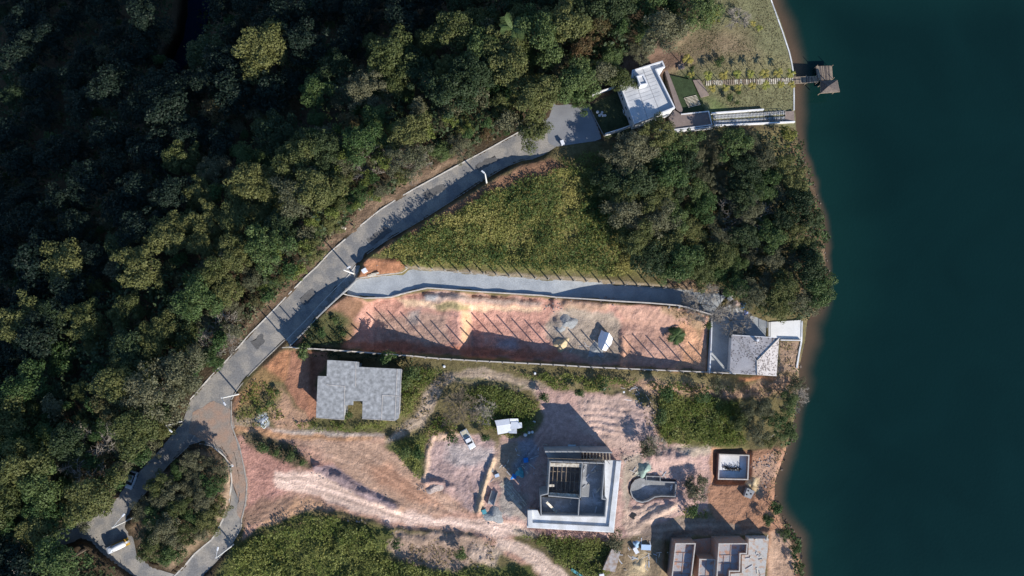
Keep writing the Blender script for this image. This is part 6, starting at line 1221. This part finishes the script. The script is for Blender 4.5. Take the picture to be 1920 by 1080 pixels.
local('body', hull([(-2.0,.70,.35,.85),(-1.9,.82,.25,.95),(-.9,.85,.22,.98),(.9,.85,.22,.95),(1.75,.82,.25,.82),(2.0,.66,.35,.62)]), M_silver, T, .05); local('cabin', hull([(-1.8,.66,.9,1.0),(-1.4,.68,.9,1.42),(-.1,.68,.9,1.46),(.3,.67,.9,1.42),(1.0,.66,.88,.95)]), M_dglass, T, .04); local('roof', MB().box((-.6, 0, 1.45), (1.5, 1.12, .05)), M_silver, T, .02)
for x in (-1.25, 1.25):
    for y in (-.76, .76): wheel(T, x, y, .31, .2)
for y in (-.6, .6): local('headlight', MB().box((1.92, y, .62), (.16, .26, .14)), M_white, T)
g = G(878,822); T = thing('pickup_truck', 'white pickup truck parked nose down on the pink earth plateau', 'pickup', (g.x, g.y, g.z+.15)); T.rotation_euler.z = heading((873,812),(884,832))
local('body', hull([(-2.3,.74,.45,.95),(-.5,.78,.4,.98),(.3,.8,.4,1.0),(2.2,.78,.42,.95),(2.35,.68,.5,.8)]), M_tin, T, .05); local('bed', MB().box((-1.4, 0, 1.0), (1.5, 1.3, .06)), mat('beige_load', (.6,.55,.42), .9, .2, .6, 5, .2), T)
for y in (-.76, .76): local('side_panel', MB().box((-1.4, y, 1.08), (1.75, .07, .32)), M_tin, T)
local('windscreen', hull([(-.35,.68,.98,1.02),(-.2,.66,.98,1.55),(.65,.64,.98,1.56),(1.2,.66,.96,1.02)]), M_dglass, T, .03); local('roof', MB().box((.2, 0, 1.58), (.85, 1.15, .05)), M_tin, T, .02)
for x in (-1.4, 1.5):
    for y in (-.72, .72): wheel(T, x, y, .34, .22)
for y in (-.55, .55): local('headlight', MB().box((2.3, y, .75), (.12, .24, .14)), M_steel, T)
g = G(226,1021); T = thing('tank_truck', 'white tank truck with yellow edges stopped at the bottom of the loop', 'truck', (g.x, g.y, g.z+.03)); T.rotation_euler.z = heading((244,1013),(207,1030)); T.scale = (.85, .85, .85)
local('chassis', MB().box((0, 0, .75), (5.6, 1.9, .25)), M_yel, T, .05); local('cab', hull([(1.5,.92,.6,2.0),(2.3,.94,.6,2.05),(2.8,.9,.6,1.7),(3.0,.7,.65,1.3)]), M_silver, T, .12)
n = 14; vs = []; secs = [(-2.2,.3),(-2.0,.72),(-.2,.82),(.9,.80),(1.25,.5)]
for x, r in secs: vs += [(x, r*math.cos(2*math.pi*k/n)+.12, 1.65+r*math.sin(2*math.pi*k/n)*.9) for k in range(n)]
mb = MB(); mb.add(vs, [(i*n+k, (i+1)*n+k, (i+1)*n+(k+1) % n, i*n+(k+1) % n) for i in range(len(secs)-1) for k in range(n)]+[tuple(range(n)), tuple(range((len(secs)-1)*n, len(secs)*n))[::-1]]); o = local('tank', mb, M_tin, T); o.data.polygons.foreach_set('use_smooth', np.ones(len(o.data.polygons), bool))
local('hatch', MB().cyl((1.75, .05, 2.02), .62, .14, 16, r2=.5), M_silver, T); local('side_rail', MB().box((-.3, -.88, 1.0), (4.2, .1, .2)), M_yel, T); local('bumper', MB().box((3.0, 0, .6), (.15, 1.7, .25)), M_steel, T); local('rear_ladder', MB().box((-2.7, .1, 1.3), (.5, .5, .9)), M_tin, T)
for x in (-1.9, -1.0, 2.1):
    for y in (-.85, .85): wheel(T, x, y, .42, .25)
for y in (-.6, .6): local('headlight', MB().box((3.02, y, .95), (.08, .25, .18)), M_white, T)

def debris(label, cx_, cy_, rx_, ry_, n, seed, z=None, mts=(M_woodl, M_steel, M_mort)):
    rg_ = random.Random(seed); T = thing('debris', label, 'debris', G(cx_, cy_) if z is None else (*V2(cx_, cy_, z), z)); ms = [MB() for _ in mts]
    for k in range(n):
        px = cx_+rg_.gauss(0, rx_); py = cy_+rg_.gauss(0, ry_); q = G(px, py) if z is None else Vector((*V2(px, py, z), z)); i = rg_.randrange(len(mts))
        ms[i].box((q.x, q.y, q.z+.08), (rg_.uniform(.2, 1.8), rg_.uniform(.08, .25), .07), rg_.uniform(0, 3.14))
    for m_, mt_, nm in zip(ms, mts, ('planks', 'pipes', 'rubble')):
        if m_.v: build(nm, m_, mt_, T)
debris('scattered planks and pipes in shade left of the concrete house', 975, 900, 22, 24, 34, 1); debris('scattered planks around the tin-roofed shed and white tub', 1205, 1045, 20, 14, 34, 2)
debris('planks and rubble lying on the floor slab of the right concrete room', 1112, 905, 9, 20, 16, 3, .92); debris('boards lying on the lower left slab of the concrete house', 1050, 950, 16, 8, 12, 4, .92)
debris('loose planks strewn round the white tarpaulin in the lot', 1122, 660, 20, 10, 26, 5); debris('boards and scrap at the top of the bulldozed mound', 1178, 742, 20, 9, 20, 6)
debris('rubble and boards around the swimming pool', 1225, 885, 28, 8, 24, 7); debris('scrap strewn between the hut and the concrete house', 1000, 850, 22, 9, 22, 8); debris('boards and bricks on the terrace of the brick house', 1418, 1040, 12, 22, 14, 9, -4.18)
